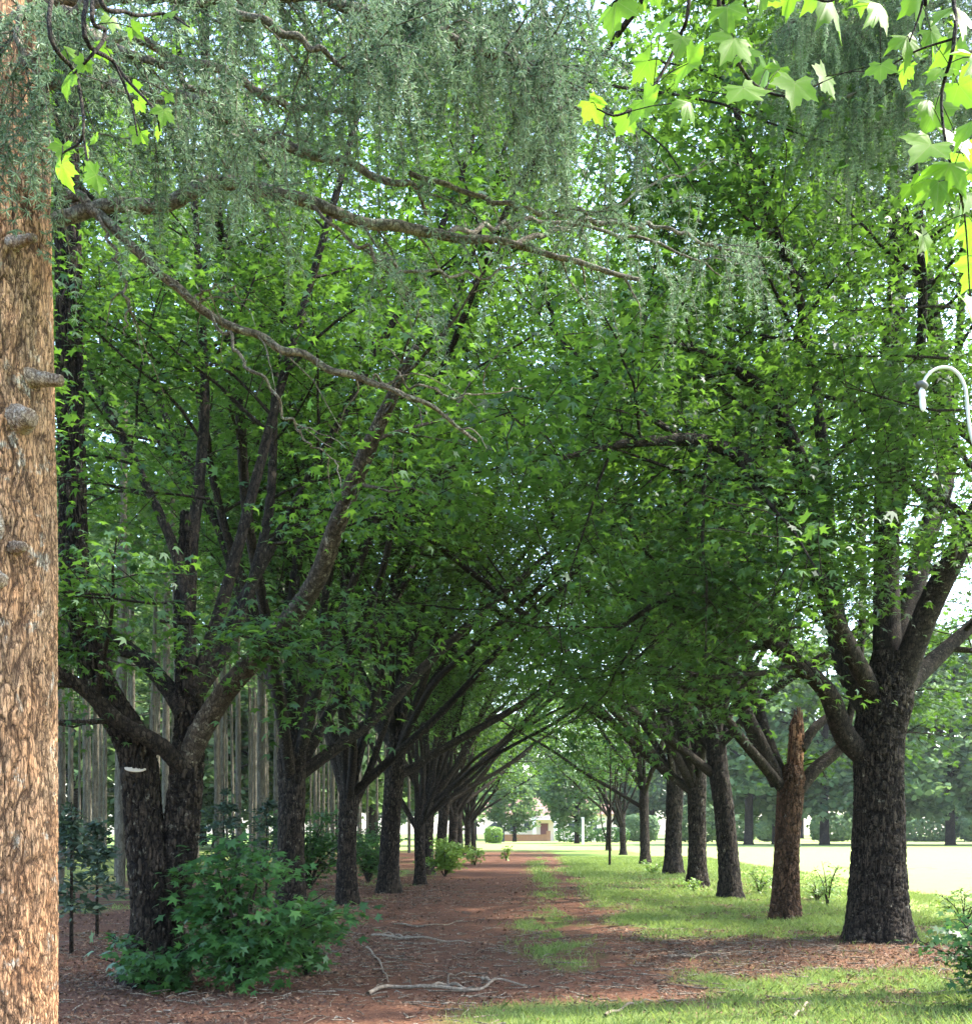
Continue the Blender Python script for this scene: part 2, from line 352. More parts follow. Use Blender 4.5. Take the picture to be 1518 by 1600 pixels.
# ------------------------------------------------------------------ broadleaf trees of the avenue
def unit(v): v = np.asarray(v, float); return v / (np.linalg.norm(v) + 1e-9)
class Grow:
    def __init__(s, seed, leaf_size=.085, per_twig=26, spread=.30, tmpl=STAR, dens=1.0):
        s.r = np.random.default_rng(seed); s.tw = []; s.ls = leaf_size; s.per = per_twig; s.sp = spread; s.t = tmpl; s.dens = dens
    def path(s, p, d, L, n, wander, up):
        pts = [np.array(p, float)]; d = unit(d)
        for k in range(n):
            d = unit(d + s.r.normal(0, wander, 3) + np.array([0, 0, up])); pts.append(pts[-1] + d * L / n)
        return np.array(pts)
    def kids(s, mb, pts, r0, r1, lev, L, cnt, t0=.25):
        """side branches along a branch, then twigs, then the places where leaves sit"""
        r = s.r
        for k in range(cnt):
            t = t0 + (1 - t0) * (k + r.uniform(0, 1)) / cnt
            f = t * (len(pts) - 1); i = min(int(f), len(pts) - 2); p = pts[i] + (pts[i + 1] - pts[i]) * (f - i)
            d = unit(pts[i + 1] - pts[i]); side = unit(np.cross(d, r.normal(0, 1, 3)))
            side[2] = side[2] * .6 + .05
            dd = unit(d * r.uniform(.35, .75) + side)
            rb = (r0 + (r1 - r0) * t)
            if lev == 2:
                l = L * r.uniform(.7, 1.25) * (1.05 - .5 * t)
                q = s.path(p, dd, l, 6, .13, .02); ra = max(.012, rb * .5)
                mb.tube(q, np.linspace(ra, .007, len(q)), 5, False, crack=0.2)
                s.kids(mb, q, ra, .007, 3, l * .42, max(3, int(l * 3.6 * s.dens)), .15)
            else:
                l = min(1.5, max(.45, L * r.uniform(.7, 1.3)))
                q = s.path(p, dd, l, 3, .16, -.03)
                mb.tube(q, np.linspace(max(.006, rb * .45), .0035, len(q)), 4, False, crack=0.2)
                s.tw.append(q)
        if lev == 2: s.tw.append(pts[-4:])
    def leaves(s, keep=None):
        mb = MB(); r = s.r; cs, ds, ts = [], [], []
        for q in s.tw:
            n = max(2, int(s.per * r.uniform(.6, 1.4)))
            f = r.uniform(.1, 1.12, n) * (len(q) - 1); i = np.clip(f.astype(int), 0, len(q) - 2)
            c = q[i] + (q[i + 1] - q[i]) * (f - i)[:, None] + r.normal(0, 1, (n, 3)) * np.array([s.sp, s.sp, s.sp * .29])
            cs.append(c); ds.append(c - q[0]); ts.append(np.full(n, r.normal(.37, .26)) + r.normal(0, .18, n))
        c = np.concatenate(cs); d = np.concatenate(ds); tn = np.concatenate(ts); n = len(c)
        nr = r.normal(0, .34, (n, 3)) + np.array([0, 0, 1.0]); nr[:, :2] += .25 * d[:, :2] / (np.linalg.norm(d[:, :2], axis=1)[:, None] + .1)
        yaw = np.arctan2(d[:, 1], d[:, 0]) + r.normal(0, .9, n)
        sz = s.ls * r.uniform(.5, 1.35, n); tn = np.clip(tn, 0, 1); pick = r.integers(0, 3, n)
        for j in range(3):                           # flat, curled and lopsided leaves
            tv = s.t[0].copy()
            if j == 1: tv[:, 2] *= 2.8; tv[:, 0] *= .85
            if j == 2: tv[:, 0] = np.where(tv[:, 0] > 0, tv[:, 0] * .62, tv[:, 0]); tv[:, 2] += .35 * np.abs(tv[:, 0])
            k = pick == j; put_leaves(mb, (tv, s.t[1]), c[k], nr[k], yaw[k], sz[k], tint=tn[k])
        return mb

def generic_tree(seed, H=14.5, fork=2.9, r=.27, nl=7, bias=(.35, 0), leaf=.094, per=40, tmpl=STAR, dens=1.0, sides=44, cell=(.075, .3)):
    """trunk, ascending limbs that lean over the path and a leafy crown, at the origin"""
    g = Grow(seed, leaf, per, .34, tmpl, dens); rr = g.r
    root = empty('avenue_tree', (0, 0, 0))
    tb = MB(); lean = rr.normal(0, .1, 2)
    tp = [(0, 0, -.1), (lean[0] * .3, lean[1] * .3, fork * .5), (lean[0], lean[1], fork), (lean[0] * 1.4, lean[1] * 1.4, fork + 1.2)]
    bark_tube(tb, tp, [r * 1.1, r * .95, r * .98, r * .62], sides, 130, cell, .038, seed, .45, .08)
    tb.build('trunk', M['bark'], root)
    for k in range(nl):
        a = 2 * math.pi * k / nl + rr.normal(0, .25); el = R(rr.uniform(54, 78)) if k % 4 else R(rr.uniform(40, 52))
        if k == nl - 1: el = R(84)
        d = np.array([math.cos(a) * math.cos(el) + bias[0] * .35, math.sin(a) * math.cos(el) + bias[1] * .35, math.sin(el)])
        z0 = fork + rr.uniform(-.55, .9); p0 = np.array([lean[0], lean[1], z0]) + d * .02
        L = (H - z0) / max(.62, d[2]) * rr.uniform(.8, 1.0)
        q = g.path(p0, d, L, 13, .10, .035)
        rl = r * rr.uniform(.24, .38)
        lb = MB(); bark_tube(lb, q, [rl * 1.5, rl * .9, rl * .65, rl * .4, .02], 12, 46, (.05, .16), .010, seed + k)
        g.kids(lb, q, rl, .015, 2, 3.6, 12, .22)
        lb.build('limb', M['bark_limb'], root)
    g.leaves().build('crown', M['leaf'], root)
    return root

def kids_of(o): return [c for c in bpy.data.objects if c.parent == o]
def copy_tree(o, parent=None):
    c = o.copy(); COL.objects.link(c)
    if parent: c.parent = parent
    for k in TREE_KIDS.get(o.name, []) if parent is None else []:
        copy_tree(k, c)
    return c
TREE_KIDS = {}
def register(o): TREE_KIDS[o.name] = kids_of(o); return o

def place(proto, used, x, y, rz, s, label, cat, group, z=None):
    o = copy_tree(proto) if used.get(proto.name) else proto
    used[proto.name] = 1
    o.location = (x, y, float(gh(x, y)) if z is None else z); o.rotation_euler = (0, 0, rz); o.scale = (s, s, s)
    return tag(o, label, cat, group)

GL, GR = 'trees of the left avenue row', 'trees of the right avenue row'
protoA = register(generic_tree(11, 20, 2.9, .25, 11, (.5, 0)))
protoB = register(generic_tree(12, 18.0, 2.5, .205, 10, (.6, 0)))
protoC = register(generic_tree(13, 20, 3.3, .235, 11, (.4, 0)))
protoD = register(generic_tree(14, 18.0, 2.7, .27, 9, (.5, 0), .20, 13, DIAM, .8, 16))
protoE = register(generic_tree(15, 18.5, 3.0, .27, 9, (.5, 0), .20, 13, DIAM, .8, 16))
used = {}
left = [  # x, y, proto, turn, size, label
    (-4.45, 19.0, protoA, .2, .98, 'dark straight tree directly behind the leafy maple bush, second of the left row'),
    (-4.00, 22.2, protoB, -.3, .95, 'slim dark tree with upright trunk, third of the left row'),
    (-3.60, 25.8, protoC, .1, 1.0, 'tree with widening reddish base and open Y fork, fourth of the left row'),
    (-3.20, 29.5, protoB, .5, .72, 'thin leaning tree beside the path edge, fifth of the left row'),
    (-3.75, 36.5, protoA, -.4, .95, 'dark tree behind the bright green path bush, sixth of the left row'),
    (-4.0, 45.0, protoC, .3, .95, 'pale edged tree past the bright bush, seventh of the left row'),
    (-4.0, 52.0, protoD, .0, .85, 'distant dark tree, eighth of the left row'),
    (-4.2, 60.0, protoE, .4, .8, 'distant dark tree, ninth of the left row'),
    (-4.3, 69.0, protoD, -.5, .75, 'distant tree, last but one of the left row near the sunny lawn'),
    (-4.4, 78.0, protoE, -.2, .7, 'farthest tree of the left row, next to the sunny lawn')]
right = [
    (4.56, 23.5, protoC, math.pi + .3, .98, 'thick grey barked tree left of the broken one, third of the right row'),
    (4.62, 28.6, protoA, math.pi - .2, 1.0, 'brown barked tree with flared foot, fourth of the right row'),
    (5.1, 37.0, protoB, math.pi + .6, 1.4, 'stout mossy patched tree, fifth of the right row'),
    (5.2, 47.0, protoC, math.pi - .5, .9, 'dark forked tree, sixth of the right row'),
    (5.9, 66.0, protoD, math.pi, .75, 'distant grey trunk, seventh of the right row'),
    (6.0, 80.0, protoE, math.pi + .4, .75, 'distant dark trunk, farthest of the right row')]
for x, y, pr, rz, s, lab in left: place(pr, used, x, y, rz, s, lab, 'tree', GL)
for x, y, pr, rz, s, lab in right: place(pr, used, x, y, rz, s, lab, 'tree', GR)

def custom_tree(seed, base, label, group, trunk, limbs, leaf=.085, per=26, extra=(), barkm='bark', l2=3.0, n2=10, flare=.5, sprays=(), bare=.4):
    """one of the near trees: stems and limbs follow the photo, twigs and leaves grow from them"""
    root = empty('avenue_tree', base, label, 'tree', group)
    g = Grow(seed, leaf, per, .30)
    for k, (pts, rad) in enumerate(trunk):
        tb = MB(); bark_tube(tb, pts, rad, 110 if k == 0 else 64, 360, (.05, .24), .042, seed + k, flare if k == 0 else 0, .07)
        tb.build('trunk', M[barkm], root, loc=base)
    for k, (pts, rad, cnt) in enumerate(limbs):
        lb = MB(); q = spline(pts, 14); bark_tube(lb, pts, rad, 22, 110, (.04, .14), .010, seed + 20 + k)
        g.kids(lb, q, rad[0], rad[-1], 2, l2, cnt, .75 if cnt == 4 else bare)
        lb.build('limb', M['bark_pale' if cnt == 4 else 'bark_limb'], root, loc=base)
    if sprays:
        tb = MB()
        for (p, d, n) in sprays:
            q = g.path(p, d, 1.6, 5, .1, -.01); tb.tube(q, np.linspace(.016, .006, len(q)), 5, False, crack=.2)
            g.kids(tb, q, .016, .006, 3, .8, n, .1)
        tb.build('branchlet', M['bark_limb'], root, loc=base)
    g.leaves().build('crown', M['leaf'], root, loc=base)
    return root

# right row, first: the big dark tree
d = 14.6; b = P(1370, 1466, d); b[2] = gh(b[0], b[1])
X = lambda px, py, dd=0: P(px, py, d + dd)
custom_tree(101, b, 'large dark tree with broad flared trunk, nearest on the right', GR,
    [([b - [0, 0, .1], X(1372, 1300), X(1372, 1160), X(1385, 1090), X(1392, 1020)], [.40, .345, .325, .335, .24])],
    [([X(1360, 1190), X(1320, 1150, -.2), X(1290, 1080, -.5), X(1225, 1020, -1.0), X(1150, 960, -1.6), X(1060, 930, -2.4), X(960, 985, -3.2)], [.17, .14, .10, .05, .02], 11),
     ([X(1365, 1120), X(1320, 1030, .2), X(1290, 900, .4), X(1262, 760, .3), X(1200, 620, 0), X(1110, 560, -.4), X(1000, 520, -1)], [.2, .16, .13, .07, .02], 12),
     ([X(1385, 1080), X(1384, 900, .3), X(1385, 740, .5), X(1392, 560, .7), X(1400, 380, .8), X(1380, 150, 1), X(1350, -80, 1.2)], [.21, .17, .15, .10, .03], 13),
     ([X(1400, 1080), X(1450, 950, -.4), X(1500, 850, -.9), X(1570, 700, -1.5), X(1640, 500, -2)], [.2, .16, .12, .04], 11),
     ([X(1395, 1090), X(1460, 1030, .8), X(1540, 960, 1.6), X(1660, 880, 2.4)], [.16, .12, .08, .03], 9),
     ([X(1400, 1050), X(1440, 860, 1.2), X(1478, 700, 2), X(1430, 380, 2.6), X(1340, 295, 2.6), X(1220, 180, 2.4), X(1120, 60, 2)], [.17, .15, .13, .09, .03], 11),
     ([X(1295, 930, .35), X(1290, 760, -.3), X(1250, 480, -1.0), X(1160, 220, -1.8), X(1120, -40, -2.2)], [.085, .08, .06, .04, .02], 13),
     ([X(1384, 880, .3), X(1420, 700, -.5), X(1440, 430, -1.2), X(1400, 100, -2), X(1300, -150, -2.2)], [.085, .075, .055, .04, .02], 13),
     ([X(1460, 780, 1.7), X(1485, 640, 2.2), X(1500, 480, 2.6), X(1500, 200, 3), X(1440, -150, 3)], [.085, .075, .055, .04, .02], 12),
     ([X(1370, 1100), X(1300, 960, -1), X(1230, 800, -2.2), X(1130, 700, -3.2), X(1000, 690, -4), X(860, 720, -4.6)], [.14, .10, .07, .015], 12)],
    .084, 64, l2=3.2, sprays=[(X(1420, 900, -2), (-1, -.4, -.05), 9), (X(1480, 860, -2.2), (-1, -.3, -.05), 9), (X(1400, 800, -2.4), (-.9, -.4, -.05), 9), (X(1250, 980, -2), (-1, -.4, -.2), 8), (X(1490, 480, -3), (-.6, -.3, -.1), 8), (X(1500, 640, -3.2), (-.8, -.3, -.1), 9), (X(1330, 760, -2.5), (-1, -.4, -.2), 8), (X(1300, 880, -2.5), (-1, -.4, -.2), 8), (X(1480, 560, -3.4), (-1, -.2, -.1), 9), (X(1500, 740, -2.4), (-1, -.3, -.1), 9), (X(1230, 700, -2.8), (-1, -.3, -.1), 8)])

# right row, second: the broken tree
d = 18.5; b = P(1225, 1437, d); b[2] = gh(b[0], b[1])
rt = custom_tree(102, b, 'broken tree with splintered orange snag, between two dark trunks on the right', GR,
    [([b - [0, 0, .1], X(1228, 1350), X(1232, 1260), X(1236, 1215), X(1240, 1196)], [.235, .21, .21, .22, .14])],
    [([X(1245, 1235), X(1275, 1200, .2), X(1312, 1168, .5), X(1380, 1090, 1), X(1450, 980, 1.6)], [.13, .11, .09, .03], 8),
     ([X(1215, 1225), X(1180, 1150, -.1), X(1140, 1060, -.3), X(1105, 960, -.5), X(1070, 820, -.8), X(1050, 600, -1), X(1040, 400, -1)], [.15, .13, .11, .06, .02], 12),
     ([X(1225, 1225), X(1190, 1130, .5), X(1165, 1020, .8), X(1160, 860, 1.2), X(1180, 640, 1.5), X(1200, 420, 1.6)], [.12, .10, .08, .02], 11),
     ([X(1163, 1000, .85), X(1185, 860, 1), X(1200, 620, 1), X(1165, 350, 1), X(1120, 50, .6), X(1090, -150, .4)], [.07, .065, .055, .045, .035, .02], 13),
     ([X(1318, 1160, .55), X(1345, 1000, 1), X(1340, 700, 1.6), X(1300, 350, 2), X(1240, 0, 2)], [.07, .065, .055, .04, .02], 12),
     ([X(1220, 1230), X(1170, 1170, -.9), X(1110, 1100, -1.8), X(1020, 1050, -2.6), X(940, 1040, -3.4)], [.10, .08, .05, .015], 9)],
    .092, 50, barkm='bark_orange', flare=.4)
sg = MB(); bark_tube(sg, [X(1240, 1215), X(1243, 1170), X(1244, 1135), X(1246, 1118)], [.135, .12, .11, .06], 40, 120, (.03, .3), .035, 5, lump=.12)
for a in range(9):
    c = math.cos(a * .7) * .06, math.sin(a * .7) * .06; hh = [.22, .1, .3, .14, .06, .2, .12, .26, .09][a]; p = X(1246, 1120) + [c[0], c[1], -.08]
    sg.tube([p, p + [c[0] * .15, c[1] * .15, hh * .6], p + [c[0] * .2, c[1] * .2, hh]], [.028, .018, .003], 5, False, crack=.3)
sg.build('snag', M['wood'], rt, loc=b)
bb = MB(); bark_tube(bb, [X(1250, 1170), X(1270, 1140, .1), X(1290, 1122, .3)], [.10, .085, .07], 18, 40, (.04, .14), .01, 8)
bb.build('limb', M['bark_limb'], rt, loc=b)

# left row, first: the double stemmed tree behind the bush
d = 10.7; b = P(240, 1520, d); b[2] = gh(b[0], b[1])
lt = custom_tree(103, b, 'double stemmed tree with a sawn white stub, nearest on the left', GL,
    [([b - [0, 0, .1], X(245, 1440), X(232, 1340), X(222, 1250), X(210, 1165), X(165, 1085), X(140, 1010), X(118, 900), X(112, 700), X(108, 450), X(104, 150), X(100, -80)], [.29, .24, .195, .17, .17, .145, .13, .125, .12, .11, .09, .05]),
     ([X(255, 1440, .05), X(275, 1360, .1), X(288, 1260, .1), X(294, 1180, .1), X(296, 1090, .1), X(285, 960, .3), X(290, 800, .5)], [.2, .18, .16, .15, .12, .07, .03])],
    [([X(276, 1255, .12), X(302, 1165, 0), X(352, 1082, -.25), X(425, 1000, -.6), X(490, 915, -1.0), X(530, 810, -1.4), X(580, 690, -1.8), X(650, 540, -2.2)], [.11, .12, .10, .09, .082, .07, .028], 4),
     ([X(285, 1200), X(250, 1165, -.2), X(190, 1130, -.4), X(135, 1080, -.6), X(85, 1045, -.8)], [.09, .085, .07, .05], 3),
     ([X(290, 1120), X(262, 1075, .2), X(220, 1030, .4), X(165, 992, .6), X(110, 985, .8)], [.09, .085, .075, .04], 5),
     ([X(296, 1080), X(285, 900, .3), X(220, 740, .6), X(150, 600, 1), X(110, 480, 1.4)], [.06, .05, .035, .012], 9),
     ([X(294, 1050), X(300, 860, .6), X(320, 640, 1), X(310, 420, 1.4), X(300, 200, 1.6)], [.07, .06, .045, .012], 10),
     ([X(300, 1090), X(360, 900, .6), X(440, 600, 1), X(540, 250, 1.2), X(620, -60, 1.2)], [.07, .06, .045, .035, .012], 12),
     ([X(300, 1080), X(400, 900, 1.6), X(540, 640, 2.4), X(700, 330, 3), X(780, 60, 3.2)], [.07, .06, .045, .035, .012], 12),
     ([X(300, 1100), X(370, 980, .8), X(420, 800, 1.4), X(430, 600, 2), X(450, 400, 2.2)], [.07, .06, .045, .012], 10)],
    .074, 52, l2=2.3, sprays=[(X(290, 940, -.6), (-1, -.2, -.12), 12), (X(250, 970, -.8), (1, -.1, -.05), 12), (X(180, 930, -.8), (-.8, -.3, -.1), 10), (X(420, 850, -.6), (1, -.2, 0), 9), (X(330, 780, -.3), (-.8, -.2, 0), 9), (X(250, 690, -.2), (-1, -.2, .05), 8), (X(330, 980, -.8), (.9, -.2, -.1), 10)])
st = MB(); st.tube([X(208, 1215, -.05), X(212, 1199, -.14)], [.13, .125], 20)
st.build('stub', M['bark'], lt, loc=b)
ct = MB(); ct.tube([X(212, 1199, -.141), X(212, 1197.6, -.1455)], [.118, .112], 20)
ct.build('cut_face', M['cut'], lt, loc=b)

# ------------------------------------------------------------------ left foreground: the cedar
cb = np.array([-2.68, 5.0, 0]); cb[2] = gh(cb[0], cb[1])
ced = empty('cedar_tree', cb, 'large conifer with orange brown plated bark and weeping grey needles, left foreground', 'tree')
tb = MB(); bark_tube(tb, [cb - [0, 0, .1], cb + [.0, 0, 2.2], cb + [-.03, .02, 5], cb + [-.06, .03, 7.5]], [.335, .33, .315, .28], 320, 900, (.055, .30), .014, 7, .12, .03)
tb.build('trunk', M['bark_cedar'], ced, loc=cb)
tb = MB(); bark_tube(tb, [cb + [-.06, .03, 7.4], cb + [-.1, .03, 11], cb + [-.1, 0, 15]], [.29, .18, .04], 30, 60, (.04, .2), .02, 17)
tb.build('upper_trunk', M['bark_cedar'], ced, loc=cb)
for (px, py, sx, dy, L, r) in [(78, 592, 1, -.1, .11, .028), (66, 655, .75, -.6, .07, .045), (14, 815, .1, -1, .12, .06), (60, 856, .7, -.7, .09, .022), (8, 500, -.1, -1, .07, .05), (32, 1022, .2, -1, .06, .026), (62, 378, .8, -.5, .12, .02), (40, 905, .4, -.9, .03, .03)]:
    a = P(px, py, 5); x = a[0] - cb[0]; rs = .345; x = np.clip(x, -rs * .98, rs * .985); yy = -math.sqrt(max(1e-4, rs * rs - x * x))
    p0 = np.array([cb[0] + x, cb[1] + yy, a[2] + (yy) * 0]); p0[2] = EYE + (HY - py) * p0[1] / F
    dd = unit([sx, dy, -.12]); kb = MB()
    bark_tube(kb, [p0 - dd * .06, p0 - dd * .01, p0 + dd * L * .6, p0 + dd * L], [r * 1.9, r * 1.35, r, r * .85], 22, 30, (.012, .03), .007, int(px))
    kb.build('branch_stub', M['stub'], ced, loc=cb)

# boughs: pixel path with distance, thickness, and whether weeping shoots hang from it
boughs = [
    ([(100, 300, 5), (150, 330, 5), (240, 420, 5.0), (330, 490, 5.1), (450, 545, 5.2), (560, 590, 5.3), (660, 625, 5.4), (740, 690, 5.5)], .024, 0),
    ([(85, 345, 5), (150, 325, 5), (250, 318, 4.95), (340, 285, 5), (400, 290, 5.05), (480, 315, 5.1), (560, 345, 5.2), (640, 355, 5.3), (720, 370, 5.4), (800, 385, 5.5), (900, 412, 5.6), (1000, 442, 5.7)], .036, .08),
    ([(60, 130, 5), (200, 140, 5), (340, 170, 5.1), (390, 205, 5.1), (470, 235, 5.1), (560, 265, 5.2), (640, 290, 5.2), (665, 330, 5.3)], .028, .22),
    ([(640, 270, 5.2), (750, 305, 5.3), (830, 328, 5.3), (900, 332, 5.4), (980, 312, 5.4), (1100, 255, 5.5)], .012, .12),
    ([(60, 60, 5), (220, 70, 5.3), (380, 130, 5.5), (450, 160, 5.6), (560, 172, 5.8), (660, 182, 6)], .024, .3),
    ([(60, 20, 5), (250, -30, 4.9), (450, -10, 4.8), (640, 40, 4.8), (800, 100, 4.9), (890, 170, 5)], .03, 2.0),
    ([(60, -20, 5), (260, -70, 5.3), (480, -60, 5.5), (650, 0, 5.6), (780, 50, 5.7), (850, 110, 5.8)], .03, 2.0),
    ([(60, -60, 5), (300, -150, 5), (560, -140, 5.1), (760, -60, 5.2), (860, 20, 5.3)], .03, 1.1),
    ([(60, 40, 4.9), (170, 0, 4.6), (330, 10, 4.5), (470, 60, 4.5), (560, 120, 4.6)], .022, .75),
    ([(50, 90, 4.8), (90, 60, 4.5), (170, 70, 4.4), (280, 120, 4.4), (380, 200, 4.5)], .02, 1.2),
    ([(30, 30, 4.7), (40, 20, 4.4), (30, 60, 4.2), (60, 130, 4.2), (100, 210, 4.3)], .016, 1.3),
    ([(90, 10, 5.2), (160, 60, 5.9), (240, 130, 6.3), (330, 190, 6.6), (420, 240, 7)], .02, .9),
    ([(800, 385, 5.5), (900, 350, 5.8), (1000, 350, 6), (1100, 375, 6.1), (1200, 410, 6.2)], .014, .36),
    ([(700, 366, 5.4), (800, 350, 6), (920, 355, 6.3), (1040, 385, 6.5), (1130, 430, 6.6)], .013, .33),
    ([(480, 315, 5.1), (560, 380, 5), (640, 420, 5), (740, 430, 5.1), (830, 410, 5.2)], .009, .1),
    ([(330, 490, 5.1), (380, 560, 5.0), (430, 620, 5.0), (470, 680, 5.1), (520, 720, 5.1)], .008, 0),
    ([(560, 590, 5.3), (640, 600, 5.4), (730, 620, 5.5), (830, 600, 5.6)], .007, 0),
    ([(240, 420, 5.0), (290, 460, 4.9), (340, 450, 4.9), (400, 470, 4.9)], .006, 0),
    ([(150, 330, 5.0), (180, 400, 4.9), (200, 470, 4.9), (195, 530, 4.9)], .008, 0),
]
TUFT_N = 15
def needle_shoot(pts, rng, cen, dirs, gap=.042):
    L = np.linalg.norm(pts[-1] - pts[0]); n = max(3, int(L / gap))
    u = np.linspace(.05, 1, n) * (len(pts) - 1); i = np.clip(u.astype(int), 0, len(pts) - 2)
    c = pts[i] + (pts[i + 1] - pts[i]) * (u - i)[:, None]; ax = unit(pts[-1] - pts[0])
    c = np.repeat(c, TUFT_N, 0); d = rng.normal(0, 1, (len(c), 3)); d -= (d @ ax)[:, None] * ax * .5
    d = d / np.linalg.norm(d, axis=1)[:, None] + ax * .55
    cen.append(np.c_[c, np.full(len(c), rng.normal(.45, .36))]); dirs.append(d / np.linalg.norm(d, axis=1)[:, None])
def needles_mesh(cen, dirs, rng, length=.030, width=.0046):
    c = np.concatenate(cen); sh = c[:, 3]; c = c[:, :3]; d = np.concatenate(dirs); n = len(c)
    s = np.cross(d, rng.normal(0, 1, (n, 3))); s /= np.linalg.norm(s, axis=1)[:, None]
    l = length * rng.uniform(.7, 1.2, n)[:, None]
    V = np.stack([c - s * width / 2, c + s * width / 2, c + d * l + s * width * .25, c + d * l - s * width * .25], 1)
    mb = MB(); mb.add(V.reshape(-1, 3), np.arange(n * 4).reshape(-1, 4), tint=np.repeat(np.clip(sh + rng.normal(0, .12, n), 0, 1), 4))
    return mb
def weeping(boughs, root, loc, seed, toP, shoot=(.16, .5)):
    rng = np.random.default_rng(seed); cen, dirs = [], []
    for bi, (pth, r0, hang) in enumerate(boughs):
        pts = np.array([toP(*p) for p in pth]); q = spline(pts, 24)
        q = q + np.concatenate([[np.zeros(3)], rng.normal(0, .012, (23, 3))])
        bm_ = MB(); bark_tube(bm_, q, [r0, r0 * .88, r0 * .7, r0 * .25], 12, 130, (.03, .09), r0 * .18, seed + bi, lump=.1)
        # side branchlets
        L = np.linalg.norm(np.diff(q, axis=0), axis=1).sum()
        nb = int(L * (4 + 9 * hang))
        for k in range(nb):
            t = rng.uniform(.22, 1.0); f = t * 23; i = min(int(f), 22); p = q[i] + (q[i + 1] - q[i]) * (f - i)
            dd = unit(q[i + 1] - q[i]); side = unit(np.cross(dd, [0, 0, 1.0]) * rng.choice([-1, 1]) + rng.normal(0, .35, 3))
            l = rng.uniform(.25, .7) * (1 if hang > .3 else .8)
            v = unit(dd * .6 + side + [0, 0, .1]); bp = [p]
            for s_ in range(6):
                v = unit(v + rng.normal(0, .16, 3) + [0, 0, -.13]); bp.append(bp[-1] + v * l / 6)
            bp = np.array(bp); bm_.tube(bp, np.linspace(max(.004, r0 * .22), .0018, 7), 5, False, crack=.2)
            if hang <= 0: continue
            for h in range(int(2 + 3.6 * min(1.2, hang) * rng.uniform(.6, 1.3))):
                if rng.uniform() > hang + .25: continue
                ff = rng.uniform(.15, 1) * 6; ii = min(int(ff), 5); p2 = bp[ii] + (bp[ii + 1] - bp[ii]) * (ff - ii)
                v2 = unit(v * .5 + rng.normal(0, .5, 3) + [0, 0, -.2]); sp = [p2]; l2 = rng.uniform(*shoot)
                for s_ in range(5):
                    v2 = unit(v2 + [0, 0, -.55] + rng.normal(0, .1, 3)); sp.append(sp[-1] + v2 * l2 / 5)
                sp = np.array(sp); bm_.tube(sp[::2] if len(sp) > 5 else sp, [.0022, .0018, .0012] if len(sp) > 5 else .002, 3, False, crack=.2)
                needle_shoot(sp, rng, cen, dirs)
            needle_shoot(bp, rng, cen, dirs, .045)
        bm_.build('branch', M['bark_branch'], root, loc=loc)
    needles_mesh(cen, dirs, rng).build('needles', M['needle'], root, loc=loc)
weeping(boughs, ced, cb, 41, P)

# the second weeping conifer, whose trunk stands just right of the view
cb2 = np.array([5.6, 10.2, 0]); cb2[2] = gh(*cb2[:2])
ced2 = empty('cedar_tree', cb2, 'weeping grey needled conifer boughs hanging at the upper right behind bright lobed leaves', 'tree')
tb = MB(); bark_tube(tb, [cb2 - [0, 0, .1], cb2 + [0, 0, 6], cb2 + [.05, 0, 14]], [.3, .24, .05], 40, 120, (.05, .2), .02, 27, .3)
tb.build('trunk', M['bark_cedar'], ced2, loc=cb2)
b2 = [([(1690, 60, 10.2), (1560, 0, 10), (1430, 10, 9.8), (1330, 50, 9.6), (1250, 110, 9.5)], .035, 1.2),
      ([(1690, -20, 10.2), (1560, -70, 9.6), (1430, -60, 9.2), (1310, -20, 9), (1230, 40, 8.9)], .035, 1.2),
      ([(1690, 140, 10.2), (1580, 90, 9.8), (1480, 90, 9.4), (1380, 120, 9.2), (1290, 170, 9.1)], .03, 1.2),
      ([(1690, 200, 10.2), (1590, 150, 10.4), (1490, 150, 10.5), (1400, 180, 10.6), (1320, 230, 10.7)], .03, 1.0)]
weeping(b2, ced2, cb2, 43, P, (.3, .8))

# ------------------------------------------------------------------ the plane tree whose lit leaves hang into the top of the view
def plane_leaf():
    lob = [(-30, .62), (28, .88), (90, 1.0), (152, .88), (210, .62)]
    o = [(0, -.06)]; vein = [0.0]
    for k, (a, r) in enumerate(lob):
        for da, rr, vv in ((-20, .74, 0), (-9, .76, 0), (0, 1.0, 1), (9, .76, 0), (20, .74, 0)):
            o.append((r * rr * math.cos(R(a + da)), r * rr * math.sin(R(a + da)))); vein.append(vv)
        if k < 4:
            m = (a + lob[k + 1][0]) / 2; o.append((.52 * math.cos(R(m)), .52 * math.sin(R(m)))); vein.append(0)
    o = np.array(o); n = len(o)
    v = np.zeros((n + 1, 3)); v[1:, :2] = o; v[:, 2] = -.16 * (v[:, 0] ** 2 + v[:, 1] ** 2) + .05 * np.sin(v[:, 0] * 5) * v[:, 1]
    f = np.array([[0, 1 + k, 1 + (k + 1) % n] for k in range(n)])
    return v, f, np.array([1.0] + vein)
pt = np.array([4.6, 2.6, 0.0])
plane = empty('plane_tree', pt, 'broad lobed yellow green sunlit leaves on twigs hanging in at the top', 'tree')
tb = MB(); bark_tube(tb, [pt - [0, 0, .1], pt + [0, .1, 3], pt + [-.1, .2, 6.3], pt + [.1, .2, 9]], [.3, .25, .2, .06], 40, 120, (.06, .14), .012, 31, .3)
tb.build('trunk', M['bark_limb'], plane, loc=pt)
bmain = spline([(4.5, 2.8, 6.0), (3.2, 3.2, 6.25), (1.6, 3.6, 6.1), (.4, 4.0, 6.0), (-1.0, 4.2, 6.0), (-2.1, 4.3, 5.75)], 30)
br = MB(); bark_tube(br, bmain, [.08, .06, .045, .03, .018], 12, 90, (.04, .1), .004, 33)
br.build('limb', M['bark_limb'], plane, loc=pt)
